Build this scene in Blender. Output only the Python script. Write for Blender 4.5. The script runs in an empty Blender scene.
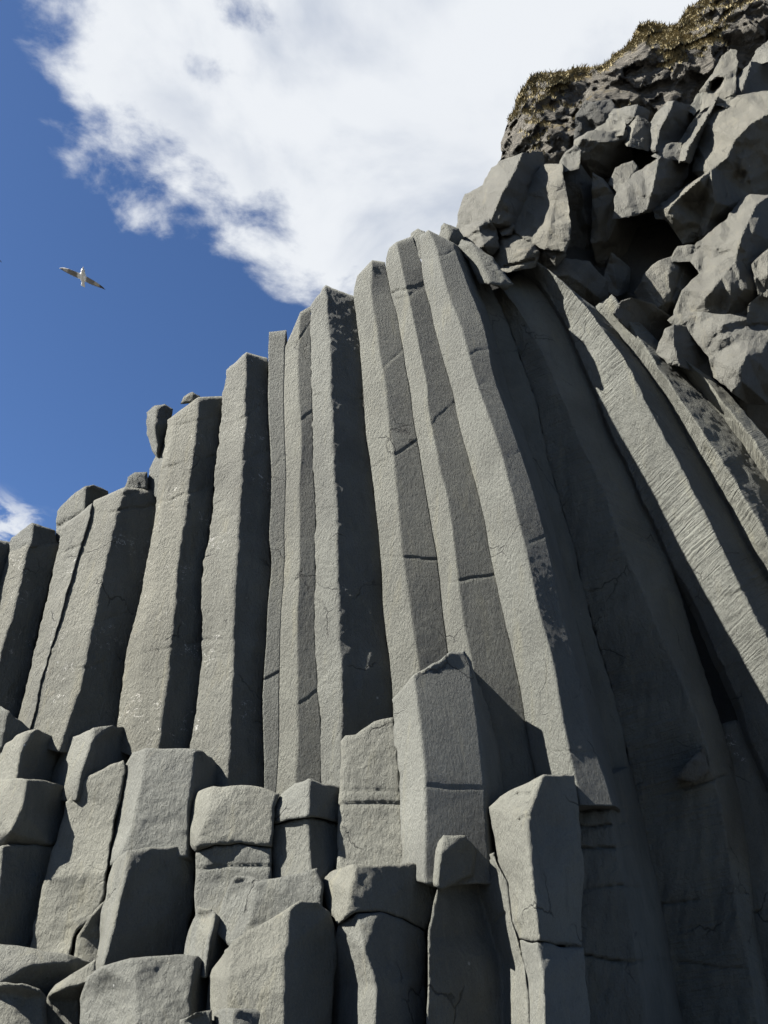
import bpy, bmesh, math, random
import numpy as np
from mathutils import Vector, Matrix
from mathutils.geometry import delaunay_2d_cdt

random.seed(7)
scene = bpy.context.scene
COL = scene.collection

# ------------------------------------------------------------------ camera
W, H, FPX = 768, 1024, 828.0
PITCH = math.radians(30.0)
CP, SP = math.cos(PITCH), math.sin(PITCH)
CAMZ = 1.6
cd = bpy.data.cameras.new('camera')
cam = bpy.data.objects.new('camera', cd)
COL.objects.link(cam)
cam.location = (0, 0, CAMZ)
cam.rotation_euler = (math.radians(90) + PITCH, 0, 0)
cd.sensor_fit = 'VERTICAL'
cd.sensor_height = 24.0
cd.lens = 24.0 * FPX / H
cd.clip_start = 0.05
cd.clip_end = 6000
scene.camera = cam

def rays(px, py):
    """world direction of a picture point, per metre of forward depth"""
    u = (np.asarray(px, float) - 384.0) / FPX
    v = (512.0 - np.asarray(py, float)) / FPX
    return np.stack([u, CP - SP * v, SP + CP * v], -1)

def base_t(px, py):
    """forward depth of the leaning cliff plane"""
    r = rays(px, py)
    ry, rz = r[..., 1], r[..., 2]
    t1 = 9.0 / (ry - 0.13 * rz)
    t2 = (9.0 + 0.13 * 11.5 - 0.12 * 11.5) / (ry - 0.12 * rz)
    return np.where(t1 * rz < 11.5, t1, t2)

def world(px, py, d, t0=None):
    t = (base_t(px, py) if t0 is None else t0) - d
    p = rays(px, py) * t[..., None]
    p[..., 2] += CAMZ
    return p

# ------------------------------------------------------------------ noise
def _hash(ix, iy, iz, k):
    h = (ix * 374761393 + iy * 668265263 + iz * 2147483647 + k * 1274126177) & 0xFFFFFFFF
    h = ((h ^ (h >> 13)) * 1274126177) & 0xFFFFFFFF
    h = ((h ^ (h >> 16)) * 2246822519) & 0xFFFFFFFF
    return ((h ^ (h >> 13)) & 0xFFFFFF) / float(0xFFFFFF)

def vnoise(P, k=0):
    """smooth value noise in -1..1"""
    P = np.asarray(P, float)
    i = np.floor(P).astype(np.int64)
    f = P - i
    f = f * f * f * (f * (f * 6 - 15) + 10)
    out = 0
    for dx in (0, 1):
        for dy in (0, 1):
            for dz in (0, 1):
                w = (f[..., 0] if dx else 1 - f[..., 0]) * (f[..., 1] if dy else 1 - f[..., 1]) * (f[..., 2] if dz else 1 - f[..., 2])
                out = out + w * _hash(i[..., 0] + dx, i[..., 1] + dy, i[..., 2] + dz, k)
    return out * 2 - 1

def fbm(P, o=4, k=0):
    a, s, r = 1.0, 1.0, 0
    for j in range(o):
        r = r + a * vnoise(P * s + 17.3 * j, k + j)
        a *= 0.5
        s *= 2.03
    return r

def plin(x, y, k=0, rot=0.6):
    """faceted height field: flat triangles between random heights, -1..1"""
    c, sn = math.cos(rot + k), math.sin(rot + k)
    X, Y = c * x - sn * y, sn * x + c * y
    i, j = np.floor(X).astype(np.int64), np.floor(Y).astype(np.int64)
    fx, fy = X - i, Y - j
    z = np.zeros_like(i)
    h = lambda a, b: _hash(i + a, j + b, z, k + 200) * 2 - 1
    v00, v10, v01, v11 = h(0, 0), h(1, 0), h(0, 1), h(1, 1)
    return np.where(fx > fy, v00 + fx * (v10 - v00) + fy * (v11 - v10), v00 + fy * (v01 - v00) + fx * (v11 - v01))

def facets(x, y, k=0):
    """two sizes of facets on a gently warped lattice (x, y in units of the large one)"""
    P = np.stack([x * .8, y * .8, 0 * x + k * 3.7], -1)
    wx, wy = vnoise(P, 301) * .25, vnoise(P, 302) * .25
    return plin(x + wx, y + wy, k), plin((x + wx) * 2.7 + 5, (y + wy) * 2.7, k + 1)

def chips(P, scale, k=0):
    """flat tilted chips: every cell of a cellular pattern has its own tilt"""
    Q = P * scale
    i = np.floor(Q).astype(np.int64)
    best = np.full(Q.shape[:-1], 1e9)
    val = np.zeros(Q.shape[:-1])
    for dx in (-1, 0, 1):
        for dy in (-1, 0, 1):
            for dz in (-1, 0, 1):
                c = i + np.array([dx, dy, dz])
                hs = [_hash(c[..., 0], c[..., 1], c[..., 2], k + m) for m in range(6)]
                p = c + np.stack(hs[:3], -1)
                v = Q - p
                dd = (v ** 2).sum(-1)
                g = np.stack(hs[3:], -1) * 2 - 1
                vv = (v * g).sum(-1)
                m = dd < best
                best = np.where(m, dd, best)
                val = np.where(m, vv, val)
    return val

# ------------------------------------------------------------------ materials
class NT:
    def __init__(s, tree):
        s.t = tree
        s.n = tree.nodes
        s.l = tree.links
    def new(s, typ, **kw):
        n = s.n.new(typ)
        for k, v in kw.items():
            setattr(n, k, v)
        return n
    def put(s, sock, v):
        if hasattr(v, 'is_output') or isinstance(v, bpy.types.NodeSocket):
            s.l.new(v, sock)
        else:
            sock.default_value = v
    def math(s, op, a, b=0.0, clamp=False):
        n = s.new('ShaderNodeMath', operation=op)
        n.use_clamp = clamp
        s.put(n.inputs[0], a)
        s.put(n.inputs[1], b)
        return n.outputs[0]
    def noise(s, vec, scale, detail=4.0, rough=0.55, dist=0.0):
        n = s.new('ShaderNodeTexNoise')
        s.put(n.inputs['Vector'], vec)
        n.inputs['Scale'].default_value = scale
        n.inputs['Detail'].default_value = detail
        n.inputs['Roughness'].default_value = rough
        n.inputs['Distortion'].default_value = dist
        return n.outputs['Fac']
    def ramp(s, v, lo, hi, a=0.0, b=1.0, smooth=True):
        n = s.new('ShaderNodeMapRange')
        n.interpolation_type = 'SMOOTHSTEP' if smooth else 'LINEAR'
        s.put(n.inputs[0], v)
        n.inputs[1].default_value = lo
        n.inputs[2].default_value = hi
        n.inputs[3].default_value = a
        n.inputs[4].default_value = b
        return n.outputs[0]
    def mix(s, f, a, b, mode='MIX'):
        n = s.new('ShaderNodeMix', data_type='RGBA', blend_type=mode)
        s.put(n.inputs[0], f)
        s.put(n.inputs[6], a)
        s.put(n.inputs[7], b)
        return n.outputs[2]
    def mapv(s, vec, scale=(1, 1, 1), rot=(0, 0, 0), loc=(0, 0, 0)):
        n = s.new('ShaderNodeMapping')
        s.put(n.inputs[0], vec)
        n.inputs['Scale'].default_value = scale
        n.inputs['Rotation'].default_value = rot
        n.inputs['Location'].default_value = loc
        return n.outputs[0]

def C3(c, k=1.0):
    return (c[0] * k, c[1] * k, c[2] * k, 1.0)

def basalt(name, base, tan=0.25, grain=1.0, scuff=0.0, ribs=0.0, stretch=1.0, smoothness=0.0):
    m = bpy.data.materials.new(name)
    m.use_nodes = True
    t = NT(m.node_tree)
    bs = t.n['Principled BSDF']
    geo = t.new('ShaderNodeNewGeometry')
    pos = geo.outputs['Position']
    big = t.noise(pos, 0.9, 4, 0.6, 0.6)
    mid = t.noise(pos, 5.0, 6, 0.65, 0.4)
    fine = t.noise(pos, 70.0, 4, 0.7)
    runs = t.noise(t.mapv(pos, (3.2, 3.2, 0.45)), 1.6, 5, 0.6, 0.8)
    col = t.mix(t.ramp(big, 0.3, 0.7), C3(base, 0.80), C3(base, 1.14))
    col = t.mix(t.ramp(runs, 0.30, 0.46, 0.40, 0), col, C3(base, 0.68))
    col = t.mix(t.ramp(runs, 0.54, 0.72, 0, 0.55), col, C3((base[0] * 1.30, base[1] * 1.24, base[2] * 1.08)))
    col = t.mix(t.ramp(mid, 0.55, 0.75, 0, 0.35), col, C3(base, 0.70))
    col = t.mix(t.ramp(mid, 0.25, 0.40, tan, 0), col, C3((0.1395, 0.1193, 0.0855)))
    col = t.mix(t.ramp(fine, 0.50, 0.68, 0, 0.40), col, C3(base, 1.35))
    col = t.mix(t.ramp(fine, 0.30, 0.46, 0.60, 0), col, C3(base, 0.50))
    scr = t.noise(t.mapv(pos, (9, 9, 1.6), (0.0, 0.35, 0.0)), 1.6, 5, 0.65, 0.5)
    col = t.mix(t.ramp(scr, 0.58, 0.70, 0, 0.40), col, C3(base, 0.55))
    col = t.mix(t.ramp(scr, 0.30, 0.42, 0.35, 0), col, C3(base, 1.30))
    # hairline cracks, at a few places only
    vor = t.new('ShaderNodeTexVoronoi', feature='DISTANCE_TO_EDGE')
    warp = t.new('ShaderNodeVectorMath', operation='ADD')
    nz = t.new('ShaderNodeTexNoise')
    t.put(nz.inputs['Vector'], pos)
    nz.inputs['Scale'].default_value = 2.5
    nz.inputs['Detail'].default_value = 5
    wv = t.new('ShaderNodeVectorMath', operation='SCALE')
    t.l.new(nz.outputs['Color'], wv.inputs[0])
    wv.inputs['Scale'].default_value = 0.45
    t.l.new(pos, warp.inputs[0])
    t.l.new(wv.outputs[0], warp.inputs[1])
    t.l.new(warp.outputs[0], vor.inputs['Vector'])
    vor.inputs['Scale'].default_value = 0.9
    crack = t.math('MULTIPLY', t.ramp(vor.outputs['Distance'], 0.002, 0.010, 1, 0),
                   t.ramp(t.noise(pos, 1.3, 2), 0.55, 0.64))
    col = t.mix(t.math('MULTIPLY', crack, 0.70), col, C3(base, 0.22))
    if scuff:
        # pale scribbles of salt and droppings
        n1 = t.noise(t.mapv(pos, (1.0, 1.0, 1.6), (0.3, 0.5, 0.2)), 2.1, 4, 0.6, 1.6)
        line = t.ramp(t.math('ABSOLUTE', t.math('SUBTRACT', n1, 0.5)), 0.002, 0.011, 1, 0)
        patch = t.ramp(t.noise(pos, 2.3, 3), 0.53, 0.62)
        br = t.ramp(t.noise(pos, 22, 3), 0.42, 0.55)
        f = t.math('MULTIPLY', t.math('MULTIPLY', line, patch), t.math('MULTIPLY', br, scuff))
        col = t.mix(f, col, (0.2790, 0.2745, 0.2565, 1.0000))
    oi = t.new('ShaderNodeObjectInfo')
    col = t.mix(oi.outputs['Random'], col, t.mix(t.ramp(oi.outputs['Random'], 0, 1), C3((.80, .81, .82)), C3((1.12, 1.09, 1.02))), 'MULTIPLY')
    # sparse white specks
    sp = t.new('ShaderNodeTexVoronoi')
    t.l.new(pos, sp.inputs['Vector'])
    sp.inputs['Scale'].default_value = 3.0
    spk = t.math('MULTIPLY', t.ramp(sp.outputs['Distance'], 0.03, 0.05, 1, 0), t.ramp(t.noise(pos, 1.7, 2), 0.56, 0.62))
    col = t.mix(t.math('MULTIPLY', spk, 0.8), col, (0.2700, 0.2700, 0.2565, 1.0000))
    t.l.new(col, bs.inputs['Base Color'])
    bs.inputs['Roughness'].default_value = 0.85
    bs.inputs['Specular IOR Level'].default_value = 0.25
    # relief
    h1 = t.noise(pos, 14.0, 8, 0.62, 0.3)
    h2 = t.noise(t.mapv(pos, (1, 1, 0.5)), 36.0, 7, 0.72)
    h3 = t.noise(pos, 4.0, 4, 0.5, 0.5)
    hh = t.math('ADD', t.math('MULTIPLY', h1, 0.024 * grain), t.math('MULTIPLY', h2, 0.075 * grain))
    hh = t.math('ADD', hh, t.math('MULTIPLY', h3, 0.006))
    hh = t.math('SUBTRACT', hh, t.math('MULTIPLY', crack, 0.02))
    if ribs:
        uv = t.new('ShaderNodeUVMap')
        uv.uv_map = 'UVMap'
        uvr = t.mapv(uv.outputs[0], (1, 1, 1), (0, 0, -0.06))
        rb = t.noise(t.mapv(uvr, (1.1, 15.0, 1)), 1.0, 3, 0.5, 0.9)
        rb2 = t.noise(t.mapv(uvr, (2.2, 34.0, 1)), 1.0, 2, 0.5, 0.6)
        rib = t.math('ADD', t.ramp(rb, .32, .68), t.math('MULTIPLY', rb2, .35))
        msk = t.ramp(t.noise(uv.outputs[0], 0.35, 2), 0.42, 0.60)
        sep = t.new('ShaderNodeSeparateXYZ')
        t.l.new(uv.outputs[0], sep.inputs[0])
        hh = t.math('ADD', hh, t.math('MULTIPLY', t.math('MULTIPLY', rib, msk), 0.030 * ribs))
    b = t.new('ShaderNodeBump')
    b.inputs['Strength'].default_value = 1.0
    b.inputs['Distance'].default_value = 1.0
    t.l.new(hh, b.inputs['Height'])
    t.l.new(b.outputs[0], bs.inputs['Normal'])
    return m

G = (0.0825, 0.0840, 0.0735)
M_COL = basalt('basalt_grey', G, 0.12, 1.0)
M_SCUFF = basalt('basalt_scuffed', (0.0845, 0.0842, 0.0715), 0.22, 0.8, scuff=1.0)
M_RIB = basalt('basalt_ribbed', G, 0.12, 0.8, ribs=1.0)
M_BLOCK = basalt('basalt_seaworn', (0.0850, 0.0862, 0.0760), 0.15, 0.55, smoothness=1)
M_BOULD = basalt('basalt_boulder', (0.0700, 0.0685, 0.0590), 0.40, 0.8)
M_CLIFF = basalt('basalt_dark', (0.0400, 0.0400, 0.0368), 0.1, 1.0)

def simple_mat(name, col, rough=0.8):
    m = bpy.data.materials.new(name)
    m.use_nodes = True
    t = NT(m.node_tree)
    bs = t.n['Principled BSDF']
    tc = t.new('ShaderNodeTexCoord')
    n = t.noise(tc.outputs['Object'], 40, 4)
    t.l.new(t.mix(n, C3(col, 0.8), C3(col, 1.15)), bs.inputs['Base Color'])
    bs.inputs['Roughness'].default_value = rough
    return m

# ------------------------------------------------------------------ object helpers
def link(name, verts, faces, mat, smooth=None, uvs=None, parent=None, origin=None):
    verts = np.asarray(verts, float)
    if origin is None:
        lo, hi = verts.min(0), verts.max(0)
        origin = np.array([(lo[0] + hi[0]) / 2, (lo[1] + hi[1]) / 2, lo[2]])
    me = bpy.data.meshes.new(name)
    me.from_pydata((verts - origin).tolist(), [], faces)
    if smooth is not None:
        me.polygons.foreach_set('use_smooth', smooth)
    if uvs is not None:
        lay = me.uv_layers.new(name='UVMap')
        li = np.zeros(len(me.loops), dtype=np.int32)
        me.loops.foreach_get('vertex_index', li)
        lay.data.foreach_set('uv', np.asarray(uvs, np.float32)[li].ravel())
    me.materials.append(mat)
    me.update()
    o = bpy.data.objects.new(name, me)
    o.location = origin
    COL.objects.link(o)
    if parent is not None:
        o.parent = parent
    return o

def tag(o, label=None, cat=None, group=None, kind=None):
    if label: o['label'] = label
    if cat: o['category'] = cat
    if group: o['group'] = group
    if kind: o['kind'] = kind
    return o

def pchip_x(pts, ys):
    """x of a polyline at the given y; gently smoothed"""
    p = np.array(sorted(pts, key=lambda q: q[1]), float)
    x = np.interp(ys, p[:, 1], p[:, 0])
    return x

def column(label, edges, cracks=(), mat=None, top=3.0, back=0.7, amp=1.0, wob=1.0, fl=1.0, seed=0, step=1.7, name='basalt_column', group='basalt columns', ridge=1, k=1.0):
    """a prism of rock: edges = [(d_bottom, d_top, [(x,y) ... from the foot up])]"""
    mat = mat or M_COL
    span = max(abs(e[2][0][1] - e[2][-1][1]) for e in edges)
    n = max(6, int(span / (1.45 if fl < 1 else step)))
    s = np.linspace(0, 1, n)
    cols = []
    E = []
    for d0, d1, pl in edges:
        y0, y1 = pl[0][1], pl[-1][1]
        ys = y0 + (y1 - y0) * s
        dd = [(q[1], q[2]) for q in pl if len(q) > 2]
        pl = [q[:2] for q in pl]
        xs = pchip_x(pl, ys)
        kk = max(1, int(9 / step))
        if n > 4 * kk:                                # soften the corners of the polyline
            xp = np.pad(xs, kk, mode='reflect', reflect_type='odd')
            ker = np.ones(2 * kk + 1) / (2 * kk + 1)
            xs = np.convolve(xp, ker, 'valid')
        if dd:
            dd = np.array(sorted(dd))
            E.append((xs, ys, np.interp(ys, dd[:, 0], dd[:, 1])))
        else:
            E.append((xs, ys, k * (d0 + (d1 - d0) * s)))
    PX, PY, D, RG = [], [], [], []
    for a in range(len(E) - 1):
        w = np.max(np.abs(E[a + 1][0] - E[a][0]))
        m = max(3, int(w / (1.45 if fl < 1 else 1.9)))
        for j in range(m + (1 if a == len(E) - 2 else 0)):
            f = j / m
            PX.append(E[a][0] * (1 - f) + E[a + 1][0] * f)
            PY.append(E[a][1] * (1 - f) + E[a + 1][1] * f)
            D.append(E[a][2] * (1 - f) + E[a + 1][2] * f)
    PX, PY, D = np.array(PX).T, np.array(PY).T, np.array(D).T
    nc = PX.shape[1]
    for _ in range(ridge):
        D[:, 1:-1] = (D[:, :-2] + 2 * D[:, 1:-1] + D[:, 2:]) / 4
    P0 = world(PX, PY, D)
    off = seed * 7.77
    # neighbouring columns share this sideways wander
    PX = PX + wob * (1.5 * vnoise(P0 * 1.3, 3) + min(1, .15 + fl) * (0.9 * vnoise(P0 * 4.1, 4) + 0.7 * vnoise(P0 * 11.0, 5) + 0.45 * vnoise(P0 * 26.0, 6)))
    Q = P0 + off
    D = D + amp * ((0.002 + 0.014 * fl) * vnoise(Q * np.array([1.1, 1.1, 0.6]), 11) + 0.0012 * fl * fbm(Q * 6.0, 2, 21)) + (0.0040 if fl >= 1 else 0.0006) * fbm(Q * np.array([26.0, 26.0, 19.0]), 2, 31)
    m0 = 11.5 / FPX
    fa, fb = facets(PX * m0 / 0.30 + off, PY * m0 / 0.75 + 0.25 * PX * m0 / 0.3, seed)
    D = D + amp * fl * (0.014 * fa + 0.008 * fb)
    # steps and notches where the column is jointed across
    uu = np.linspace(0, 1, nc)[None, :]
    rs = random.Random(seed + 5)
    for c in cracks:
        yl, yr, dep = c[0], c[1], c[2] * (0.45 if fl < 1 else 1.0)
        bow = c[3] if len(c) > 3 else 0
        line = yl + (yr - yl) * uu + bow * 4 * uu * (1 - uu) + 1.6 * vnoise(Q * 5.0, 51)
        dist = PY - line
        gate = np.clip(0.65 + 1.3 * vnoise(Q * 1.9, 55), 0.1, 1)
        D = D - 0.8 * dep * gate * np.exp(-(dist / 0.9) ** 2) - 0.08 * dep * np.exp(-(dist / 4.5) ** 2)
        stp = rs.uniform(-0.010, 0.010)
        D = D + np.where(dist < 0, stp, 0) * np.exp(-np.clip(-dist, 0, None) / 60.0)
    # worn top
    if top > 0:
        tp = np.clip((PY - PY[-1][None, :]) / (top * 2.0), 0, 1)
        m_per_px = base_t(PX, PY) / FPX
        D = D - top * 1.6 * m_per_px * (1 - np.sqrt(1 - (1 - tp) ** 2))
    P = world(PX, PY, D)
    verts = P.reshape(-1, 3).tolist()
    idx = np.arange(n * nc).reshape(n, nc)
    faces, sm = [], []
    for i in range(n - 1):
        for j in range(nc - 1):
            faces.append((idx[i, j], idx[i, j + 1], idx[i + 1, j + 1], idx[i + 1, j]))
            sm.append(True)
    # sides and back of the prism
    L, R = P[:, 0], P[:, -1]
    bl0 = L + 0.04 * (R - L) + np.array([0, back * 0.45, 0.02])
    br0 = R - 0.04 * (R - L) + np.array([0, back * 0.45, 0.02])
    bl = L + 0.25 * (R - L) + np.array([0, back, 0.04])
    br = R - 0.25 * (R - L) + np.array([0, back, 0.04])
    b0 = len(verts)
    for q in (br0, br, bl, bl0):
        verts += q.tolist()
    ring = [idx[:, -1]] + [b0 + k * n + np.arange(n) for k in range(4)] + [idx[:, 0]]
    for k in range(5):
        for i in range(n - 1):
            faces.append((ring[k][i], ring[k + 1][i], ring[k + 1][i + 1], ring[k][i + 1]))
            sm.append(False)
    faces.append(tuple(list(idx[-1]) + [r[-1] for r in ring[1:5]])); sm.append(False)
    faces.append(tuple(reversed(list(idx[0]) + [r[0] for r in ring[1:5]]))); sm.append(False)
    faces = [tuple(int(v) for v in f) for f in faces]
    # metres across and along, for the ribs
    du = np.zeros((n, nc)); du[:, 1:] = np.cumsum(np.linalg.norm(P[:, 1:] - P[:, :-1], axis=2), axis=1)
    dv = np.zeros((n, nc)); dv[1:] = np.cumsum(np.linalg.norm(P0[1:] - P0[:-1], axis=2), axis=0)
    uv = np.concatenate([np.stack([du, dv], -1).reshape(-1, 2), np.zeros((4 * n, 2))])
    o = link(name, verts, faces, mat, sm, uv)
    return tag(o, label, 'rock column', group, 'thing')

def resample(pl, s, closed):
    out, fl = [], []
    m = len(pl)
    for i in range(m if closed else m - 1):
        a, b = np.array(pl[i], float), np.array(pl[(i + 1) % m], float)
        k = max(1, int(round(np.hypot(*(b - a)[:2]) / s)))
        for j in range(k):
            out.append(a + (b - a) * j / k)
    if not closed:
        out.append(np.array(pl[-1], float))
    return out

def rock(label, outline, ridges=(), e=0.0, mat=None, r=4.0, thick=0.9, name='basalt_block', cat='rock', group=None,
         amp=1.0, chip=1.0, seed=0, s=2.6, wob=1.0, round_k=0.9, cracks=(), blur=1.6, shrink=0.88, t_add=0.0, kind=None, cscale=2.2, far=None, kd=1.0, tilt=(0, 0), facet=(0.5, 0.0), fine=1.0, flat=False):
    """a solid rock: outline corners (x, y, d) and ridge lines (x, y, d) with d metres towards the viewer"""
    mat = mat or M_BLOCK
    fix = lambda q: (q[0], 1240.0 if q[1] >= 1024 else q[1], e + kd * (q[2] if len(q) > 2 else 0.0))
    ol = [fix(q) for q in outline]
    rl = [[fix(q) for q in R] for R in ridges]
    # coarse facets
    cv = [Vector(q[:2]) for q in ol]
    cdv = [q[2] for q in ol]
    ce = [(i, (i + 1) % len(ol)) for i in range(len(ol))]
    for R in rl:
        b = len(cv)
        for q in R:
            cv.append(Vector(q[:2])); cdv.append(q[2])
        ce += [(b + i, b + i + 1) for i in range(len(R) - 1)]
    V, Ed, F, ov, oe, of = delaunay_2d_cdt(cv, ce, [], 1, 1e-4)
    dv = []
    for i, v in enumerate(V):
        if ov[i]:
            dv.append(np.mean([cdv[j] for j in ov[i]]))
        else:                                        # a crossing of two lines
            w = [1 / (1e-3 + (Vector(v) - c).length ** 2) for c in cv]
            dv.append(np.dot(w, cdv) / sum(w))
    A = np.array([[V[i] for i in f] for f in F])      # (nf,3,2)
    DA = np.array([[dv[i] for i in f] for f in F])
    def dint(x, y):
        best = np.full(x.shape, -1e9); out = np.zeros(x.shape)
        for (p0, p1, p2), (d0, d1, d2) in zip(A, DA):
            det = (p1[1] - p2[1]) * (p0[0] - p2[0]) + (p2[0] - p1[0]) * (p0[1] - p2[1])
            if abs(det) < 1e-9: continue
            l0 = ((p1[1] - p2[1]) * (x - p2[0]) + (p2[0] - p1[0]) * (y - p2[1])) / det
            l1 = ((p2[1] - p0[1]) * (x - p2[0]) + (p0[0] - p2[0]) * (y - p2[1])) / det
            l2 = 1 - l0 - l1
            mn = np.minimum(np.minimum(l0, l1), l2)
            ok = mn > best
            l0c, l1c, l2c = np.clip(l0, 0, 1), np.clip(l1, 0, 1), np.clip(l2, 0, 1)
            ss = l0c + l1c + l2c
            out = np.where(ok, (l0c * d0 + l1c * d1 + l2c * d2) / ss, out)
            best = np.where(ok, mn, best)
        return out
    # dense points
    O = np.array(resample(ol, s, True))
    x0, x1, y0, y1 = O[:, 0].min(), O[:, 0].max(), O[:, 1].min(), O[:, 1].max()
    rg = np.random.RandomState(seed + 11)
    gx, gy = np.meshgrid(np.arange(x0, x1, s), np.arange(y0, y1, s))
    gx = (gx + rg.uniform(-.3, .3, gx.shape)).ravel(); gy = (gy + rg.uniform(-.3, .3, gy.shape)).ravel()
    ox, oy = O[:, 0], O[:, 1]
    px2, py2 = np.roll(ox, -1), np.roll(oy, -1)
    inside = np.zeros(gx.shape, bool)
    for a, b, c, d in zip(ox, oy, px2, py2):
        cond = ((b > gy) != (d > gy))
        if abs(d - b) > 1e-12:
            inside ^= cond & (gx < (c - a) * (gy - b) / (d - b) + a)
    def odist(x, y):
        dm = np.full(x.shape, 1e9)
        oo = np.array(ol)
        for i in range(len(oo)):
            a, b = oo[i, :2], oo[(i + 1) % len(oo), :2]
            ab = b - a
            tt = np.clip(((x - a[0]) * ab[0] + (y - a[1]) * ab[1]) / max(1e-9, ab @ ab), 0, 1)
            dm = np.minimum(dm, np.hypot(x - a[0] - tt * ab[0], y - a[1] - tt * ab[1]))
        return dm
    gx, gy = gx[inside], gy[inside]
    keep = odist(gx, gy) > s * 0.55
    gx, gy = gx[keep], gy[keep]
    X = np.concatenate([ox, gx]); Y = np.concatenate([oy, gy])
    dist = odist(X, Y); dist[:len(ox)] = 0
    Dd = dint(X, Y) * 2
    for a in range(6):
        Dd = Dd + dint(X + blur * math.cos(a * 1.047), Y + blur * math.sin(a * 1.047))
    Dd /= 8.0
    tmid = float(np.mean(base_t(ox, oy))) / FPX
    Dd = Dd + tmid * (tilt[0] * (X - ox.mean()) + tilt[1] * (Y - oy.mean()))
    tb = base_t(X, Y) if far is None else np.full(X.shape, far)
    mpp = tb / FPX
    rr = r * (1 + 0.35 * vnoise(np.stack([X * .05, Y * .05, 0 * X + seed], -1), 8))
    k = np.clip(dist / rr, 0, 1)
    Dd = Dd - rr * mpp * round_k * (1 - np.sqrt(1 - (1 - k) ** 2))
    t0 = tb + t_add
    P0 = world(X, Y, Dd, t0) * (11.0 / np.maximum(tb, 11.0))[:, None] if far is not None else world(X, Y, Dd, t0)
    Q = P0 + seed * 5.31
    fs = (far / 11.0) if far is not None else 1.0
    Dd = Dd + fs * amp * (0.030 * vnoise(Q * 1.4, 61) + 0.003 * fbm(Q * 5.5, 3, 71)) + fs * fine * 0.0042 * fbm(Q * 21, 2, 81)
    Dd = Dd + fs * chip * (0.045 * chips(Q, cscale, 9) + 0.018 * chips(Q, cscale * 2.7, 29))
    if facet[1]:
        fa, fb = facets(X * tmid / facet[0] + seed, Y * tmid / facet[0], seed)
        fc = plin(X * tmid / facet[0] * 6.3 + seed, Y * tmid / facet[0] * 6.3, seed + 2)
        Dd = Dd + facet[1] * (fa + 0.33 * fb + 0.09 * fc)
    for (xa, ya, xb, yb, dep) in cracks:
        a, b = np.array([xa, ya]), np.array([xb, yb]); ab = b - a
        Xw = X + 2.0 * vnoise(Q * 4, 91); Yw = Y + 2.0 * vnoise(Q * 4, 92)
        tt = np.clip(((Xw - a[0]) * ab[0] + (Yw - a[1]) * ab[1]) / (ab @ ab), 0, 1)
        ds = np.hypot(Xw - a[0] - tt * ab[0], Yw - a[1] - tt * ab[1])
        Dd = Dd - dep * np.exp(-(ds / 1.6) ** 2)
    no = len(ox)
    rim = np.exp(-dist / 4.0)
    nx = rim * wob * (1.1 * vnoise(P0 * 3.1, 101) + 0.8 * vnoise(P0 * 9.0, 102))
    ny = rim * wob * (1.1 * vnoise(P0 * 3.1, 103) + 0.8 * vnoise(P0 * 9.0, 104))
    Vt, Ed, F, ov, oe, of = delaunay_2d_cdt([Vector((a, b)) for a, b in zip(X, Y)], [(i, (i + 1) % no) for i in range(no)], [], 1, 1e-6)
    if len(Vt) != len(X):
        mp = [o[0] if o else 0 for o in ov]
        X, Y, Dd, nx, ny = X[mp], Y[mp], Dd[mp], nx[mp], ny[mp]
        t0 = t0[mp]
        inv = {o: i for i, lst in enumerate(ov) for o in lst}
        loop = []
        for i in range(no):
            if not loop or loop[-1] != inv[i]: loop.append(inv[i])
    else:
        loop = list(range(no))
    P = world(X + nx, Y + ny, Dd, t0)
    faces, sm = [], []
    for f in F:
        a, b, c = [Vector((X[i], Y[i])) for i in f]
        if (b - a).cross(c - a) > 0: f = list(reversed(f))
        faces.append(tuple(int(i) for i in f)); sm.append(not flat)
    # sides and back
    cx, cy = X[loop].mean(), Y[loop].mean()
    ray = rays(np.array([cx]), np.array([cy]))[0]
    dirv = ray / np.linalg.norm(ray)
    Lp = P[loop]
    cen = Lp.mean(0)
    nb = len(P)
    mid = Lp + dirv * thick * 0.5 + (cen - Lp) * (1 - shrink) * 0.4
    bk = cen + dirv * thick + (Lp - cen - dirv * ((Lp - cen) @ dirv)[:, None] * 0.7) * shrink * 0.8
    m = len(loop)
    verts = np.concatenate([P, mid, bk])
    sgn = 0.0
    for i in range(m):
        j = (i + 1) % m
        sgn += X[loop[i]] * Y[loop[j]] - X[loop[j]] * Y[loop[i]]
    for k0, k1 in ((None, nb), (nb, nb + m)):
        for i in range(m):
            j = (i + 1) % m
            a = loop[i] if k0 is None else k0 + i
            b = loop[j] if k0 is None else k0 + j
            q = (a, b, k1 + j, k1 + i)
            if sgn < 0: q = tuple(reversed(q))
            faces.append(tuple(int(v) for v in q)); sm.append(False)
    q = [nb + m + i for i in range(m)]
    if sgn < 0: q.reverse()
    faces.append(tuple(q)); sm.append(False)
    o = link(name, verts, faces, mat, sm)
    if kind:
        return tag(o, kind=kind)
    return tag(o, label, cat, group)

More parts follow.
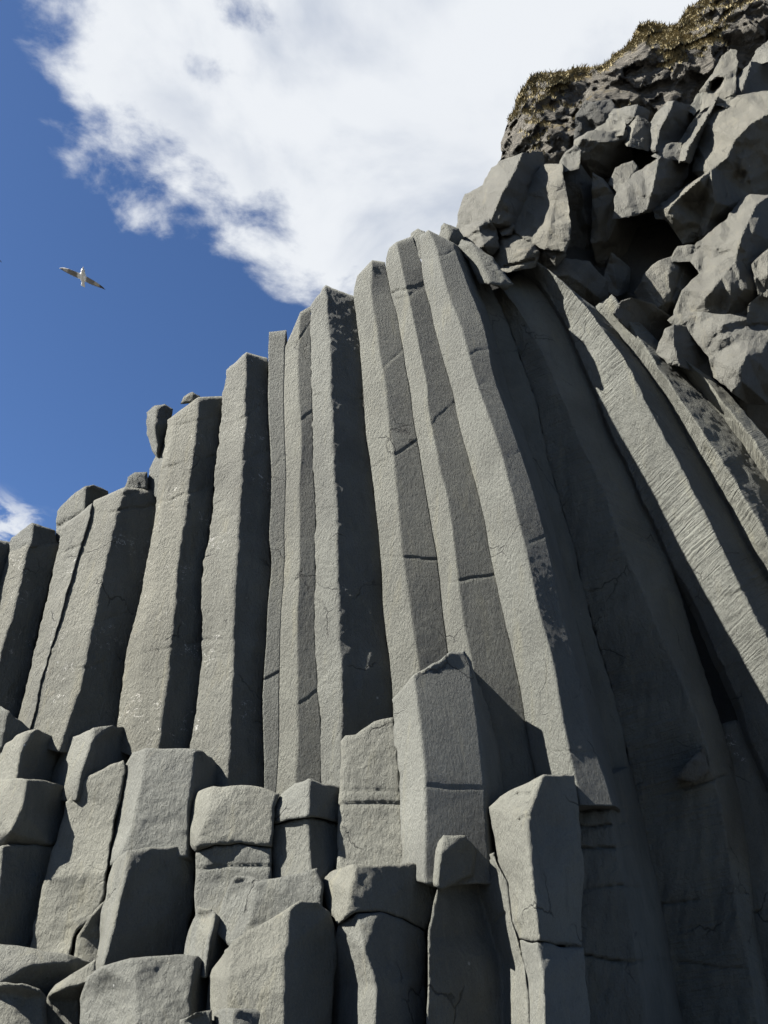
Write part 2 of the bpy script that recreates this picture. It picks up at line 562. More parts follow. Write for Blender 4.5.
# ================================================================== THE COLUMNS
E1r = [(18, 722), (25, 690), (33, 650), (40, 620), (47, 600), (52, 575), (56, 555), (59, 543)]
E2l = [(14, 735), (18, 720), (26, 690), (34, 650), (41, 620), (48, 600), (53, 575), (57, 555), (60, 530)]
E2m = [(58, 752), (62, 742), (70, 715), (83, 680), (89, 640), (98, 600), (105, 560), (115, 520), (121, 500), (124, 487)]
E23 = [(113, 755), (117, 727), (125, 660), (134, 622), (141, 595), (150, 560), (155, 525), (158, 490)]
E3a = [(129, 755), (132, 733), (142, 650), (148, 612), (153, 590), (159, 545), (163, 510), (168, 465), (174, 415)]
E3m = [(157, 765), (160, 740), (166, 688), (172, 630), (176, 600), (179, 565), (182, 540), (187, 500), (192, 465), (195, 435), (199, 397)]
E34 = [(190, 775), (194, 735), (199, 695), (202, 660), (202, 610), (203, 570), (208, 543), (213, 510), (216, 470), (219, 425), (222, 396)]
E4m = [(227, 790), (228, 735), (231, 700), (234, 662), (233, 620), (235, 570), (238, 530), (242, 490), (243, 450), (245, 400), (246, 352)]
E45 = [(265, 800), (262, 740), (263, 700), (266, 650), (268, 600), (270, 565), (269, 540), (272, 500), (272, 475), (270, 440), (269, 400), (268, 358)]
E56 = [(276, 800), (278, 740), (280, 690), (281, 640), (282, 600), (284, 550), (286, 500), (287, 475), (285, 440), (285, 400), (286, 345)]
E6m = [(293, 800), (297, 740), (297, 680), (298, 620), (299, 560), (299, 495), (302, 455), (301, 430), (299, 390), (298, 350), (300, 312)]
E67 = [(321, 800), (321, 740), (318, 690), (316, 640), (316, 590), (315, 540), (315, 490), (313, 440), (312, 390), (311, 350), (311, 306)]
E7m = [(340, 790), (341, 735), (341, 680), (339, 630), (338, 585), (336, 540), (335, 495), (333, 445), (330, 390), (329, 340), (326, 285)]
E78 = [(397, 780), (395, 735), (391, 685), (387, 640), (382, 585), (378, 535), (372, 480), (367, 440), (363, 390), (359, 340), (355, 296)]
E8m = [(425, 780), (421, 710), (417, 660), (412, 620), (407, 585), (402, 558), (397, 505), (392, 450), (387, 405), (381, 365), (377, 330), (371, 300), (368, 272)]
E89 = [(461, 780), (456, 710), (450, 660), (443, 610), (437, 560), (430, 520), (424, 480), (418, 440), (411, 400), (404, 355), (397, 318), (391, 292), (386, 262)]
E9m = [(495, 800), (483, 730), (472, 665), (465, 630), (459, 585), (453, 540), (447, 500), (440, 468), (433, 430), (427, 395), (420, 355), (413, 318), (406, 285), (397, 242)]
E910 = [(545, 820), (534, 760), (523, 700), (511, 645), (500, 600), (491, 560), (484, 520), (475, 482), (464, 440), (454, 398), (446, 370), (439, 345), (432, 318), (426, 288), (420, 262), (413, 236)]
E10m = [(580, 805), (574, 775), (566, 735), (556, 682), (547, 642), (540, 615), (532, 578), (522, 538), (512, 500), (504, 468), (497, 442), (488, 415), (479, 392), (472, 368), (465, 345), (459, 322), (451, 300), (443, 278), (437, 252), (428, 230)]
E10r = [(614, 806), (605, 775), (597, 750), (588, 710), (578, 670), (570, 640), (562, 610), (552, 560), (541, 515), (531, 482), (520, 450), (509, 418), (500, 393), (493, 368), (487, 340), (480, 313), (470, 288), (462, 265), (454, 243)]
E10s = [(622, 812), (616, 785), (607, 745), (598, 705), (588, 668), (580, 640), (572, 605), (562, 560), (552, 520), (541, 485), (529, 450), (518, 418), (509, 393), (502, 368), (496, 340), (488, 313), (478, 288), (470, 265), (462, 248)]
L1 = [(692, 1060), (690, 1000), (680, 960), (668, 935), (650, 900), (641, 845), (635, 800), (625, 745), (612, 690), (597, 640), (585, 600), (573, 545), (557, 495), (545, 450), (537, 405), (524, 365), (508, 325), (492, 290)]
L2 = [(702, 728), (690, 700), (676, 665), (661, 635), (645, 600), (631, 567), (622, 545), (612, 515), (600, 480), (581, 442), (566, 405), (552, 372), (538, 340), (520, 312), (502, 288)]
L3 = [(800, 860), (765, 775), (750, 740), (742, 710), (730, 680), (712, 640), (698, 610), (685, 585), (672, 563), (660, 535), (645, 503), (630, 470), (617, 445), (606, 420), (595, 390), (582, 362), (568, 325), (550, 297), (532, 274), (519, 268)]
E13r = [(850, 832), (800, 700), (768, 640), (757, 622), (748, 602), (735, 575), (720, 545), (707, 520), (693, 492), (682, 468), (667, 440), (655, 422), (643, 400), (630, 370), (614, 345), (600, 325), (583, 303), (565, 285), (548, 268), (537, 262)]
E14l = [(885, 800), (800, 625), (768, 580), (755, 560), (743, 543), (733, 518), (718, 492), (703, 465), (688, 440), (680, 425), (668, 405), (655, 385), (640, 365), (626, 345), (610, 326), (592, 308)]
E14r = [(915, 790), (800, 595), (768, 540), (757, 520), (745, 500), (733, 478), (722, 460), (708, 440), (692, 417), (680, 400), (668, 382), (654, 362), (642, 342), (628, 320), (612, 294)]
E15l = [(935, 760), (800, 535), (768, 485), (758, 468), (748, 454), (738, 440), (727, 424), (714, 408), (700, 393), (684, 376), (668, 358), (660, 347)]
E15r = [(945, 750), (800, 515), (768, 465), (752, 440), (735, 418), (716, 392), (702, 376), (688, 364), (672, 345)]
E15s = [(960, 735), (800, 475), (780, 452), (768, 440), (758, 428), (740, 405), (724, 388), (708, 375), (695, 368), (680, 358)]

def sh(pl, dx, dy=0):
    return [(x + dx, y + dy) for x, y in pl]

column('dark narrow column at the far left, cut by the left frame edge',
       [(-0.35, -0.35, [(-40, 700), (-30, 541)]), (-0.1, -0.1, [(-26, 700), (-10, 538)]), (-0.4, -0.4, [(0, 640), (3, 590), (7, 562), (10, 542)])], seed=1)
column('short column with pale left face under a loose cap stone, second from the left',
       [(-0.3, -0.3, [(-40, 740), (-8, 620), (0, 585), (9, 552)]), (0, 0, [(-18, 740), (0, 652), (8, 628), (17, 594), (26, 562), (29, 543)]), (-0.36, -0.36, E1r)],
       [(600, 585, .03), (565, 560, .02)], M_SCUFF, seed=2)
FIS = [(26, 745), (33, 722), (40, 690), (52, 642), (68, 588), (80, 547), (93, 503)]
column('narrow pale column with a stepped top, left half of the scuffed pale pair',
       [(-.16, -.14, E2l[:-1] + [(60, 527)]), (.10, .08, FIS)], [(556, 545, .03), (660, 648, .02)], M_SCUFF, seed=3, top=2.5)
column('scuffed pale column with white scribbles and a black right face, capped by flat stone',
       [(.06, .03, [(x + 1, y) for x, y in FIS[:-1]] + [(94, 501)]), (.30, .27, E2m), (-.14, -.14, E23)],
       [(512, 506, .04), (497, 490, .03), (675, 655, .02), (632, 610, .02)], M_SCUFF, seed=33, top=3)
column('three faced column with a thin bright strip on its left, beside the balanced stone',
       [(0.13, 0.13, [(114, 750), (117, 727), (126, 655), (135, 620), (142, 590), (150, 548), (155, 515), (160, 470), (165, 440), (168, 420)]), (0.31, 0.31, E3a), (0.45, 0.45, E3m), (0.08, 0.08, E34)],
       [(470, 455, .04), (428, 415, .03), (505, 485, .03), (655, 640, .02)], M_SCUFF, seed=4, top=3)
column('column with pointed flat top and jet dark right face beside the thin grey sliver',
       [(0.28, 0.28, [(188, 775), (193, 735), (198, 695), (202, 660), (202, 610), (203, 570), (208, 543), (213, 510), (216, 470), (219, 430), (222, 396), (226, 370)]), (0.55, 0.55, E4m), (0.19, 0.19, E45)],
       [(432, 400, .03), (470, 450, .035), (690, 700, .015), (640, 640, .02)], M_SCUFF, seed=5, top=3)
column('thin grey sliver of column facing straight out, squeezed between two wider ones',
       [(0.39, 0.39, sh(E45, 0)[:-1] + [(269, 332)]), (0.36, 0.36, E56[:-1] + [(286, 330)])],
       [(365, 358, .03), (470, 455, .025), (680, 670, .03), (545, 540, .02)], fl=.12, seed=6, back=.5)
column('slim column with thin pale left face and gritty grey right face',
       [(0.37, 0.37, E56), (0.55, 0.55, E6m), (0.45, 0.45, E67)],
       [(352, 322, .05), (428, 410, .03), (715, 690, .02)], fl=.12, seed=7, top=2.5, back=.5)
column('column with sharp spire top, narrow pale face and broad black face',
       [(0.47, 0.47, E67), (0.72, 0.72, E7m), (0.35, 0.35, E78)],
       [(326, 322, .02), (396, 398, .045), (510, 502, .012)], seed=8, top=2)
column('column with chipped narrow shoulder just right of the broad black face',
       [(0.55, 0.55, [(x, y) for x, y in E78[:-1]] + [(354, 292), (358, 276)]), (0.79, 0.79, E8m[:-1] + [(373, 260)]), (0.585, 0.585, E89)],
       [(385, 350, .035), (468, 440, .03), (555, 560, .04)], fl=.12, seed=9, top=2.5)
column('column with crumbled notch near its top, fourth pale stripe right of the spire',
       [(0.63, 0.63, E89[:-1] + [(386, 262), (390, 248)]), (0.92, 0.92, E9m), (0.68, 0.68, E910)],
       [(292, 283, .10), (300, 288, .07), (440, 400, .02), (585, 575, .05)], fl=.12, seed=10, top=2.5)
column('largest curved column with the widest bright face, running to the skyline',
       [(0.74, 0.74, E910[:-1] + [(420, 236)]), (1.2, 1.2, E10m), (1.0, .965, E10r), (0.1, 0.1, E10s)],
       [(262, 248, .05), (362, 345, .025), (470, 448, .03), (395, 372, .02), (560, 530, .02), (750, 752, .03)], fl=.12, seed=11, top=3)
column('shaded column tucked in the shadow beside the largest curved column',
       [(-0.5, -0.1, sh(E10r, 2)), (-0.7, -0.2, sh(E10r, 14)), (-0.9, -0.4, L1[6:])],
       [(440, 430, .02), (600, 590, .02)], seed=12, k=1)
column('shaded column with a small broken wedge under its right edge, low in the dark hollow',
       [(0, 0, [(712, 1240, -1.3), (684, 1040), (674, 980), (662, 920), (650, 860), (637, 800, -1.15), (625, 745), (612, 690)] + L1[9:-1] + [(492, 290, -.5)]),
        (0, 0, [(790, 1240, -1.0), (754, 1000, -.95), (738, 900, -.9), (722, 800, -.75), (712, 760, -.66), (702, 728, -.55)] + L2[1:-1] + [(502, 288, -.2)]),
        (0, 0, [(815, 1240, -1.7), (775, 1000), (760, 900), (745, 810, -1.5), (730, 755), (722, 730, -1.2), (708, 680), (698, 650), (688, 625)] + L3[8:-1] + [(519, 268, -.75)])],
       [(676, 668, .07), (590, 592, .03), (800, 770, .08), (905, 890, .08), (960, 975, .05)], M_RIB, seed=13, top=2, k=1, amp=1.6)
column('ribbed column half in shadow with the longest pale sunlit strip at right',
       [(-1.25, -0.5, L3), (-0.25, 0.12, E13r), (-0.85, -0.55, sh(E14l, 3))],
       [(610, 570, .03), (318, 312, .02)], M_RIB, seed=14, top=2, step=2.0, k=1)
column('ribbed column second from the right with a pale strip fading to the frame edge',
       [(-0.8, -0.55, E14l), (-0.1, 0.05, E14r), (-0.75, -0.5, sh(E15l, 3))], [(470, 455, .03), (350, 340, .03)], M_RIB, seed=15, top=2, step=2.0, k=1)
column('rightmost ribbed column, gritty grey on its right side under the shaded boulders',
       [(-0.7, -0.5, E15l), (-0.05, 0.1, E15r), (-0.27, -0.12, E15s)], [(420, 405, .03)], M_RIB, seed=16, top=2, step=2.0, k=1)
# lower columns inside the shaded hollow
column('dim wide column at lower right corner with a crack across it and white scratches',
       [(-1.7, -1.6, [(740, 1240), (724, 1000), (714, 940), (704, 900), (696, 850), (690, 790), (700, 730)]),
        (-1.3, -1.3, [(800, 1240), (782, 1000), (775, 940), (768, 880), (760, 830), (750, 770), (735, 720)]),
        (-1.6, -1.5, [(860, 1240), (840, 1000), (830, 900), (820, 850), (800, 790), (770, 730)])],
       [(918, 900, .07), (782, 770, .05)], M_SCUFF, seed=18, step=2.2, k=1)
column('dim cracked column left of the shaded hollow, behind the split pale stub',
       [(.55, .93, [(570, 1240), (570, 1000), (566, 940), (562, 880), (560, 830), (558, 775)]),
        (.25, .80, [(668, 1240), (645, 1000), (634, 940), (622, 880), (612, 830), (602, 780)]),
        (-1.3, -1.0, [(714, 1240), (686, 1040), (676, 980), (664, 920), (652, 860), (639, 800), (630, 765)])],
       [(895, 890, .10, -6), (950, 958, .08, 6), (850, 845, .08), (812, 808, .14), (828, 822, .08)], seed=19, step=2.0, amp=1.6, k=1)
rock('small broken wedge lodged on the right edge of a shaded column, lower right', [(674, 778, -.1), (686, 764, .05), (704, 745, .1), (710, 770, .0), (694, 782, -.1)], [], -.5, mat=M_BOULD, seed=20, name='broken_wedge', r=1.5, thick=.5)

# ------------------------------------------------------------------ loose stones along the column tops
GC = 'loose stones on the column tops'
def cap(label, ol, rg=(), e=0.0, **k):
    k.setdefault('mat', M_COL); k.setdefault('r', 2.2); k.setdefault('thick', .6); k.setdefault('s', 1.8); k.setdefault('chip', .6); k.setdefault('kd', 1.6)
    return rock(label, ol, rg, e, name='loose_stone', group=GC, **k)
cap('cap stone with pale left and black right side on the short left column',
    [(7, 556, -.25), (12, 538, -.22), (22, 530, -.15), (33, 522, 0), (55, 531, -.25), (56, 545, -.25), (30, 547, .02)], [[(33, 522, 0), (30, 547, .02)]], 0.0, seed=21)
cap('rounded stone with a crack, behind the broad streaked column top',
    [(55, 545, -.3), (57, 512, -.3), (70, 496, -.2), (86, 486, .0), (93, 484, -.02), (108, 491, -.3), (108, 500, -.3), (98, 515, -.3), (84, 520, 0)], [[(86, 486, 0), (84, 520, 0)]], -.05,
    seed=22, cracks=[(58, 525, 82, 512, .05)])
cap('small flat stone on the broad streaked column, at its right end',
    [(122, 492, -.1), (127, 478, -.05), (134, 473, 0), (148, 473, -.06), (148, 489, -.06)], [], .05, seed=23)
cap('balanced egg shaped stone leaning off a ledge against the sky',
    [(152, 452, -.2), (147, 430, -.25), (147, 412, -.2), (155, 405, -.1), (165, 403, -.05), (174, 409, -.15), (170, 425, -.1), (163, 448, -.15), (158, 461, -.15)], [[(156, 408, 0), (154, 425, .08), (158, 450, 0)]], 0.15, seed=24, r=4)
cap('pale ledge under the balanced egg shaped stone',
    [(145, 495, -.25), (150, 470, -.2), (157, 454, -.15), (170, 436, 0), (170, 470, 0), (162, 500, 0)], [], 0.1, seed=25)
cap('small dark chip on top of the three faced column',
    [(180, 404, -.1), (184, 397, -.06), (192, 392, 0), (200, 396, -.1), (200, 404, -.08)], [], 0.4, seed=26)
cap('small grey stone wedged at the skyline behind the largest curved column',
    [(408, 246, -.1), (411, 234, -.1), (418, 229, -.05), (425, 231, 0), (428, 245, 0), (424, 262, 0)], [], .75, seed=27)
cap('dark angular stone on the skyline between the columns and the boulders',
    [(438, 242, -.2), (441, 226, -.1), (444, 222, 0), (459, 228, -.1), (464, 238, -.2), (460, 250, -.2), (446, 248, -.1)], [[(446, 223, 0), (450, 236, .05), (460, 250, -.2)]], 0.5, seed=28)
cap('leaning slab with a small pale stripe, below the skyline stone',
    [(458, 246, -.1), (462, 239, -.1), (472, 243, .12), (492, 258, .05), (514, 284, -.05), (505, 290, -.1), (490, 284, .12), (480, 284, -.1), (470, 262, -.1)], [[(472, 243, .12), (490, 284, .12)]], 0.6, seed=29)

# ================================================================== THE STUBS AND BLOCKS BELOW
GB = 'broken basalt stubs below the columns'
def blk(label, ol, rg=(), e=0.6, **k):
    k.setdefault('thick', 1.0); k.setdefault('r', 2.0); k.setdefault('wob', 1.7); k.setdefault('s', 2.1); k.setdefault('chip', 0); k.setdefault('facet', (0.38, 0.026)); k.setdefault('amp', .8); k.setdefault('kd', 1.5)
    mx = sum(q[0] for q in ol) / len(ol)
    e = e + 0.75 * min(1.0, max(0.0, (mx - 60) / 400.0))
    return rock(label, ol, rg, e, name='basalt_block', group=GB, **k)

blk('black lump at the left frame edge, above the two toned stub', [(-30, 712, 0), (0, 704, 0), (8, 708, .05), (32, 729, -.1), (20, 742, -.1), (0, 752, -.05), (-30, 760, 0)], [], .3, seed=31)
blk('low stub at the left frame edge, pale on the left and black on the right',
    [(-30, 765, -.3), (0, 746, -.28), (22, 733, 0), (36, 730, -.02), (57, 736, -.3), (60, 742, -.35), (52, 785, -.35), (14, 790, .02), (-30, 790, -.3)], [[(22, 733, 0), (20, 755, .03), (14, 790, .02)]], .55, seed=32)
blk('stub with rounded black right side, right of the low left edge stub',
    [(50, 785, -.4), (55, 765, -.4), (61, 745, -.36), (78, 735, -.15), (94, 727, 0), (112, 725, -.1), (130, 731, -.36), (137, 750, -.5), (135, 775, -.5), (120, 800, -.36), (76, 800, .0), (60, 800, -.2)],
    [[(94, 727, 0), (90, 745, .05), (80, 775, .04), (76, 800, 0)], [(130, 731, -.36), (126, 790, -.36)]], .55, seed=33)
blk('squat block with black right face, resting on the tall dark left block',
    [(-30, 780, -.3), (0, 778, -.2), (27, 777, .02), (62, 786, -.3), (71, 791, -.4), (66, 820, -.4), (60, 842, -.35), (52, 845, -.25), (0, 848, -.12), (-30, 850, -.3)],
    [[(27, 777, .02), (22, 808, .05), (10, 832, .04), (0, 848, -.12)]], 0.8, seed=34)
blk('tall dark block at the left frame edge under the squat block',
    [(-30, 848, -.2), (2, 846, 0), (52, 845, -.25), (57, 848, -.3), (50, 880, -.3), (40, 925, -.3), (34, 960, -.3), (-30, 962, -.1)], [[(2, 846, 0), (-2, 900, 0), (-8, 962, 0)]], 0.76, seed=35)
blk('leaning mid grey slab with a shadow down its left side',
    [(64, 800, -.15), (73, 789, -.1), (88, 776, -.05), (124, 759, 0), (126, 770, .0), (118, 805, 0), (113, 840, 0), (109, 870, 0), (104, 897, -.03), (92, 918, -.05), (78, 930, -.05), (68, 965, 0), (25, 962, -.1), (45, 880, -.1), (55, 840, -.15)], [], 0.67, seed=36, amp=1.0)
blk('rough faced stub with bright chipped left edge, above the big black block',
    [(104, 870, -.25), (112, 835, -.25), (118, 800, -.24), (126, 766, -.22), (134, 753, -.14), (146, 747, 0), (196, 748, -.02), (212, 755, -.22), (226, 776, -.42), (215, 800, -.42), (195, 830, -.3), (192, 860, -.1), (128, 862, .02)],
    [[(146, 747, 0), (141, 778, .04), (132, 825, .04), (118, 858, .02)], [(196, 748, -.02), (190, 800, .0), (189, 858, -.02)]], .72, seed=37, amp=.8, facet=(.4, .018))
blk('big black fronted block with a bright strip down its left side',
    [(93, 975, -.32), (97, 945, -.32), (101, 915, -.32), (107, 885, -.3), (113, 862, -.22), (128, 850, 0), (150, 848, -.08), (188, 845, -.32), (196, 851, -.38), (194, 885, -.4), (187, 945, -.4), (184, 975, -.4)],
    [[(128, 850, 0), (123, 885, .03), (113, 925, .03), (101, 972, .03)]], 1.12, seed=38)
blk('rounded upper block of the stack right of the rough faced stub',
    [(187, 846, -.22), (188, 820, -.22), (191, 800, -.2), (199, 791, -.12), (212, 787, -.02), (240, 786, 0), (264, 788, 0), (279, 792, .0), (274, 806, .0), (273, 846, .0), (240, 844, 0), (215, 846, 0), (196, 852, -.1)],
    [[(212, 787, -.02), (206, 815, .03), (196, 846, .0)]], 0.78, seed=39, amp=1.2)
blk('lower block of the stack right of the big black block',
    [(195, 853, -.06), (215, 847, 0), (240, 845, 0), (272, 847, -.02), (272, 885, -.02), (255, 920, 0), (195, 935, 0), (194, 885, -.08)], [], 0.77, seed=40, amp=1.3, cracks=[(196, 868, 270, 866, .02)])
blk('small cap block with black right half, above a matching lower half',
    [(272, 824, -.12), (273, 803, -.1), (282, 791, -.06), (293, 781, -.02), (310, 778, .06), (340, 786, -.16), (343, 792, -.2), (343, 823, -.2), (308, 818, .06), (290, 820, 0)],
    [[(310, 778, .06), (308, 818, .06)]], 0.7, seed=41)
blk('lower half block with black right side, between the stack and the plain slab',
    [(272, 825, -.1), (290, 821, -.02), (308, 819, .06), (343, 824, -.2), (344, 850, -.2), (330, 885, -.15), (312, 890, .06), (272, 890, -.1)], [[(308, 819, .06), (312, 890, .06)]], 0.66, seed=42)
blk('plain grey slab standing flat, left of the tall pointed stub',
    [(334, 880, -.03), (338, 840, -.03), (340, 790, -.03), (341, 741, -.04), (346, 734, -.02), (356, 733, 0), (374, 722, 0), (394, 717, 0), (400, 760, 0), (404, 815, 0), (406, 880, 0)], [], .52, seed=43, amp=.9, cracks=[(338, 806, 402, 803, .025), (342, 792, 400, 790, .01)], r=2.5)
blk('tall pointed stub with gleaming left face and steep shadow to its right',
    [(402, 880, -.22), (400, 800, -.22), (396, 745, -.22), (393, 700, -.22), (413, 676, .02), (450, 653, -.11), (463, 651, -.16), (471, 664, -.19), (485, 700, -.42), (500, 745, -.5), (503, 800, -.5), (500, 880, -.5), (492, 885, -.19), (424, 885, .02)],
    [[(413, 676, .02), (419, 722, .02), (424, 770, .02), (425, 815, .02), (424, 885, .02)], [(471, 664, -.19), (478, 715, -.19), (486, 790, -.19), (492, 885, -.19)]], .92, seed=44, amp=.06, fine=.1, facet=(.4, 0), chip=0, r=2.0, s=1.7,
    cracks=[(426, 786, 488, 790, .006)])
blk('low lump with a bright left corner at the foot of the tall pointed stub',
    [(421, 885, -.25), (426, 860, -.2), (432, 848, -.12), (442, 836, 0), (465, 837, -.05), (476, 850, -.15), (474, 875, -.15), (440, 890, 0)], [[(442, 836, 0), (440, 855, .04), (436, 888, .02)]], 0.97, seed=45)
blk('black fronted capping block, wider than it is tall, bottom centre',
    [(322, 885, -.3), (324, 877, -.28), (340, 868, -.18), (356, 864, -.02), (425, 865, -.28), (436, 876, -.36), (434, 910, -.38), (425, 930, -.35), (402, 918, -.2), (378, 910, -.08), (357, 913, 0), (338, 925, -.1), (327, 908, -.26)],
    [[(356, 864, -.02), (350, 890, .03), (345, 918, .0)]], 1.32, seed=46)
blk('tall dark lower block with a patchy pale left side, bottom centre',
    [(332, 1024, -.3), (330, 985, -.3), (334, 945, -.2), (339, 925, -.1), (357, 914, 0), (378, 911, -.06), (402, 919, -.2), (425, 931, -.33), (426, 980, -.33), (426, 1024, -.33)],
    [[(357, 914, 0), (364, 950, .04), (376, 985, .06), (366, 1024, .05)]], 1.26, seed=47, amp=1.6)
blk('wide dark mass right of bottom centre with a pale rib on its right',
    [(424, 1024, .0), (427, 940, .0), (435, 892, .0), (437, 874, -.02), (450, 868, -.06), (480, 856, -.30), (494, 852, -.12), (506, 880, -.06), (514, 925, -.06), (526, 965, -.06), (542, 1024, -.06)],
    [[(480, 856, -.32), (478, 890, -.34), (490, 930, -.36), (502, 965, -.36), (509, 1024, -.36)]], 0.93, seed=48, amp=1.2, facet=(.4, .02), cracks=[(494, 925, 506, 912, .04), (440, 870, 494, 856, .04)])
blk('tall split stub with a gleaming left face, lower right of centre',
    [(490, 806, -.32), (500, 796, -.26), (524, 786, -.08), (543, 775, .0), (574, 775, -.2), (580, 830, -.25), (584, 880, -.28), (583, 947, -.3), (552, 942, -.1), (516, 938, -.28), (508, 925, -.3), (502, 890, -.32), (495, 850, -.32)],
    [[(524, 786, -.08), (527, 820, .02), (530, 865, .04), (535, 905, .04), (540, 941, .03)]], 1.15, seed=49, amp=1.1, cracks=[(518, 795, 530, 794, .03), (519, 806, 529, 804, .03), (521, 818, 529, 816, .03), (518, 795, 523, 826, .02)])
blk('lower half of the tall split stub, tapering to a bright wedge',
    [(516, 939, -.28), (552, 943, -.06), (583, 948, -.22), (588, 985, -.25), (600, 1024, -.3), (528, 1024, -.3), (522, 985, -.3)],
    [[(536, 941, 0), (543, 980, .04), (550, 1024, .04)]], 1.15, seed=50, amp=1.8)
blk('pale low block in the middle, behind the sloping topped boulder',
    [(216, 935, -.1), (222, 902, -.1), (228, 886, -.06), (236, 876, 0), (250, 877, 0), (259, 881, .03), (300, 874, .03), (315, 868, .03), (322, 884, .03), (322, 920, .03), (290, 950, 0), (240, 955, 0)], [], 1.2, seed=51, amp=1.2)
blk('small pale wedge between the big black block and the sloping boulder',
    [(182, 975, -.2), (186, 945, -.2), (193, 920, -.15), (200, 907, -.06), (212, 908, 0), (221, 916, -.05), (231, 938, -.3), (226, 975, -.3), (204, 980, .05)], [[(216, 910, 0), (210, 940, .05), (204, 980, .05)]], 1.3, seed=52)
blk('large boulder with a sloping top and bright left edge, bottom row',
    [(207, 1012, -.3), (208, 977, -.3), (222, 953, -.22), (236, 941, -.02), (266, 922, 0), (300, 902, 0), (318, 902, -.05), (330, 912, -.14), (337, 936, -.24), (336, 965, -.26), (332, 1000, -.26), (328, 1024, -.26), (215, 1024, -.2)],
    [[(232, 944, -.02), (227, 980, .04), (222, 1024, .03)], [(290, 908, .03), (285, 950, .06), (282, 1024, .06)]], 1.62, seed=53, amp=1.3)
blk('low fragment at the bottom edge in front of the sloping boulder',
    [(212, 1026, -.2), (215, 1014, -.2), (226, 1008, -.04), (262, 1011, -.06), (276, 1010, -.08), (283, 1002, -.06), (288, 1024, -.2)], [[(232, 1009, 0), (230, 1024, .04)]], 1.85, seed=54)
blk('broad dented block with mottled pale front, bottom left',
    [(77, 1024, -.2), (80, 1000, -.18), (86, 978, -.12), (102, 966, -.04), (130, 957, 0), (165, 955, 0), (196, 955, -.06), (203, 962, -.12), (208, 980, -.26), (209, 1024, -.28)],
    [[(130, 957, 0), (136, 985, .03), (130, 1024, .05)], [(196, 955, -.06), (191, 990, 0), (188, 1024, 0)]], 1.6, seed=55, amp=1.4, facet=(.3, .04))
blk('bright sliver block with a black underside, left of the broad dented block',
    [(42, 1024, -.1), (46, 997, -.1), (56, 985, -.05), (76, 972, 0), (96, 958, .0), (97, 975, 0), (88, 985, 0), (80, 1002, -.15), (79, 1024, -.2)], [[(48, 996, -.06), (64, 988, .05), (88, 984, .04)]], 1.4, seed=56)
blk('pale rounded block in the bottom left corner',
    [(-30, 990, -.05), (0, 984, 0), (22, 983, 0), (40, 990, -.05), (47, 998, -.14), (45, 1024, -.2), (-30, 1024, 0)], [], 1.62, seed=57, amp=1.4, r=6)
blk('dark flat wedge at the left frame edge above the corner block',
    [(-30, 950, 0), (0, 943, 0), (30, 947, 0), (66, 955, -.06), (94, 962, -.25), (80, 990, -.2), (50, 1002, -.2), (-30, 1002, .05)], [[(-30, 970, .05), (30, 965, .05), (70, 962, -.05)]], 1.3, seed=58, amp=1.8)
blk('small dim wedge left of the big black block, under the leaning slab',
    [(70, 972, -.1), (78, 935, -.08), (91, 914, 0), (106, 898, -.05), (103, 940, -.1), (96, 975, -.1)], [], .82, seed=59)
blk('little chip at the bottom edge between the dented block and the sloping boulder',
    [(172, 1026, -.2), (180, 1020, -.1), (195, 1013, 0), (212, 1011, -.1), (218, 1024, -.2)], [], 1.9, seed=60)

# ================================================================== THE BOULDERS UPPER RIGHT
GR = 'boulders above the columns'
def bld(label, ol, rg=(), e=0.0, **k):
    k.setdefault('thick', 1.6); k.setdefault('r', 1.2); k.setdefault('blur', .3); k.setdefault('mat', M_BOULD); k.setdefault('chip', 0); k.setdefault('facet', (0.55, 0.27)); k.setdefault('amp', 1.3); k.setdefault('s', 1.5); k.setdefault('flat', True); k.setdefault('cscale', 1.5); k.setdefault('kd', 2.0)
    mx = sum(q[0] for q in ol) / len(ol); my = sum(q[1] for q in ol) / len(ol)
    ol = [(mx + (q[0] - mx) * 1.05, my + (q[1] - my) * 1.05) + tuple(q[2:]) for q in ol]
    return rock(label, ol, rg, e, name='boulder', cat='boulder', group=GR, **k)

bld('smooth shouldered boulder against the sky, leftmost of the boulder pile',
    [(459, 230, -.6), (460, 210, -.55), (466, 194, -.5), (483, 185, -.3), (491, 170, -.35), (502, 162, -.25), (522, 154, 0), (541, 154, -.5), (545, 170, -.6), (530, 190, -.5), (526, 210, -.4), (516, 226, -.3), (490, 226, -.1), (470, 236, -.4)],
    [[(522, 154, 0), (513, 175, .15), (502, 193, .2), (490, 222, .05)], [(502, 193, .2), (526, 186, -.2)]], 0.5, seed=71)
bld('cracked low boulder under the smooth shouldered one, at the skyline',
    [(458, 245, -.4), (461, 228, -.35), (475, 224, -.1), (490, 219, 0), (497, 232, -.15), (498, 248, -.2), (490, 258, -.2), (476, 250, -.1)], [[(478, 226, 0), (484, 245, .1)]], 0.35, seed=72, cracks=[(465, 240, 488, 228, .06)])
bld('big bright boulder with a straight dark right side, in front of the black hollow',
    [(513, 228, -.4), (521, 208, -.4), (521, 190, -.4), (532, 180, -.35), (541, 169, -.28), (546, 166, -.24), (561, 166, 0), (563, 180, .04), (567, 200, .08), (569, 222, .1), (569, 238, .06), (563, 250, 0), (545, 247, -.1), (526, 240, -.25)],
    [[(555, 200, .0), (550, 225, .02)], [(556, 206, .0), (566, 215, -.05)]], 0.6, seed=73, thick=3.2, shrink=1.28)
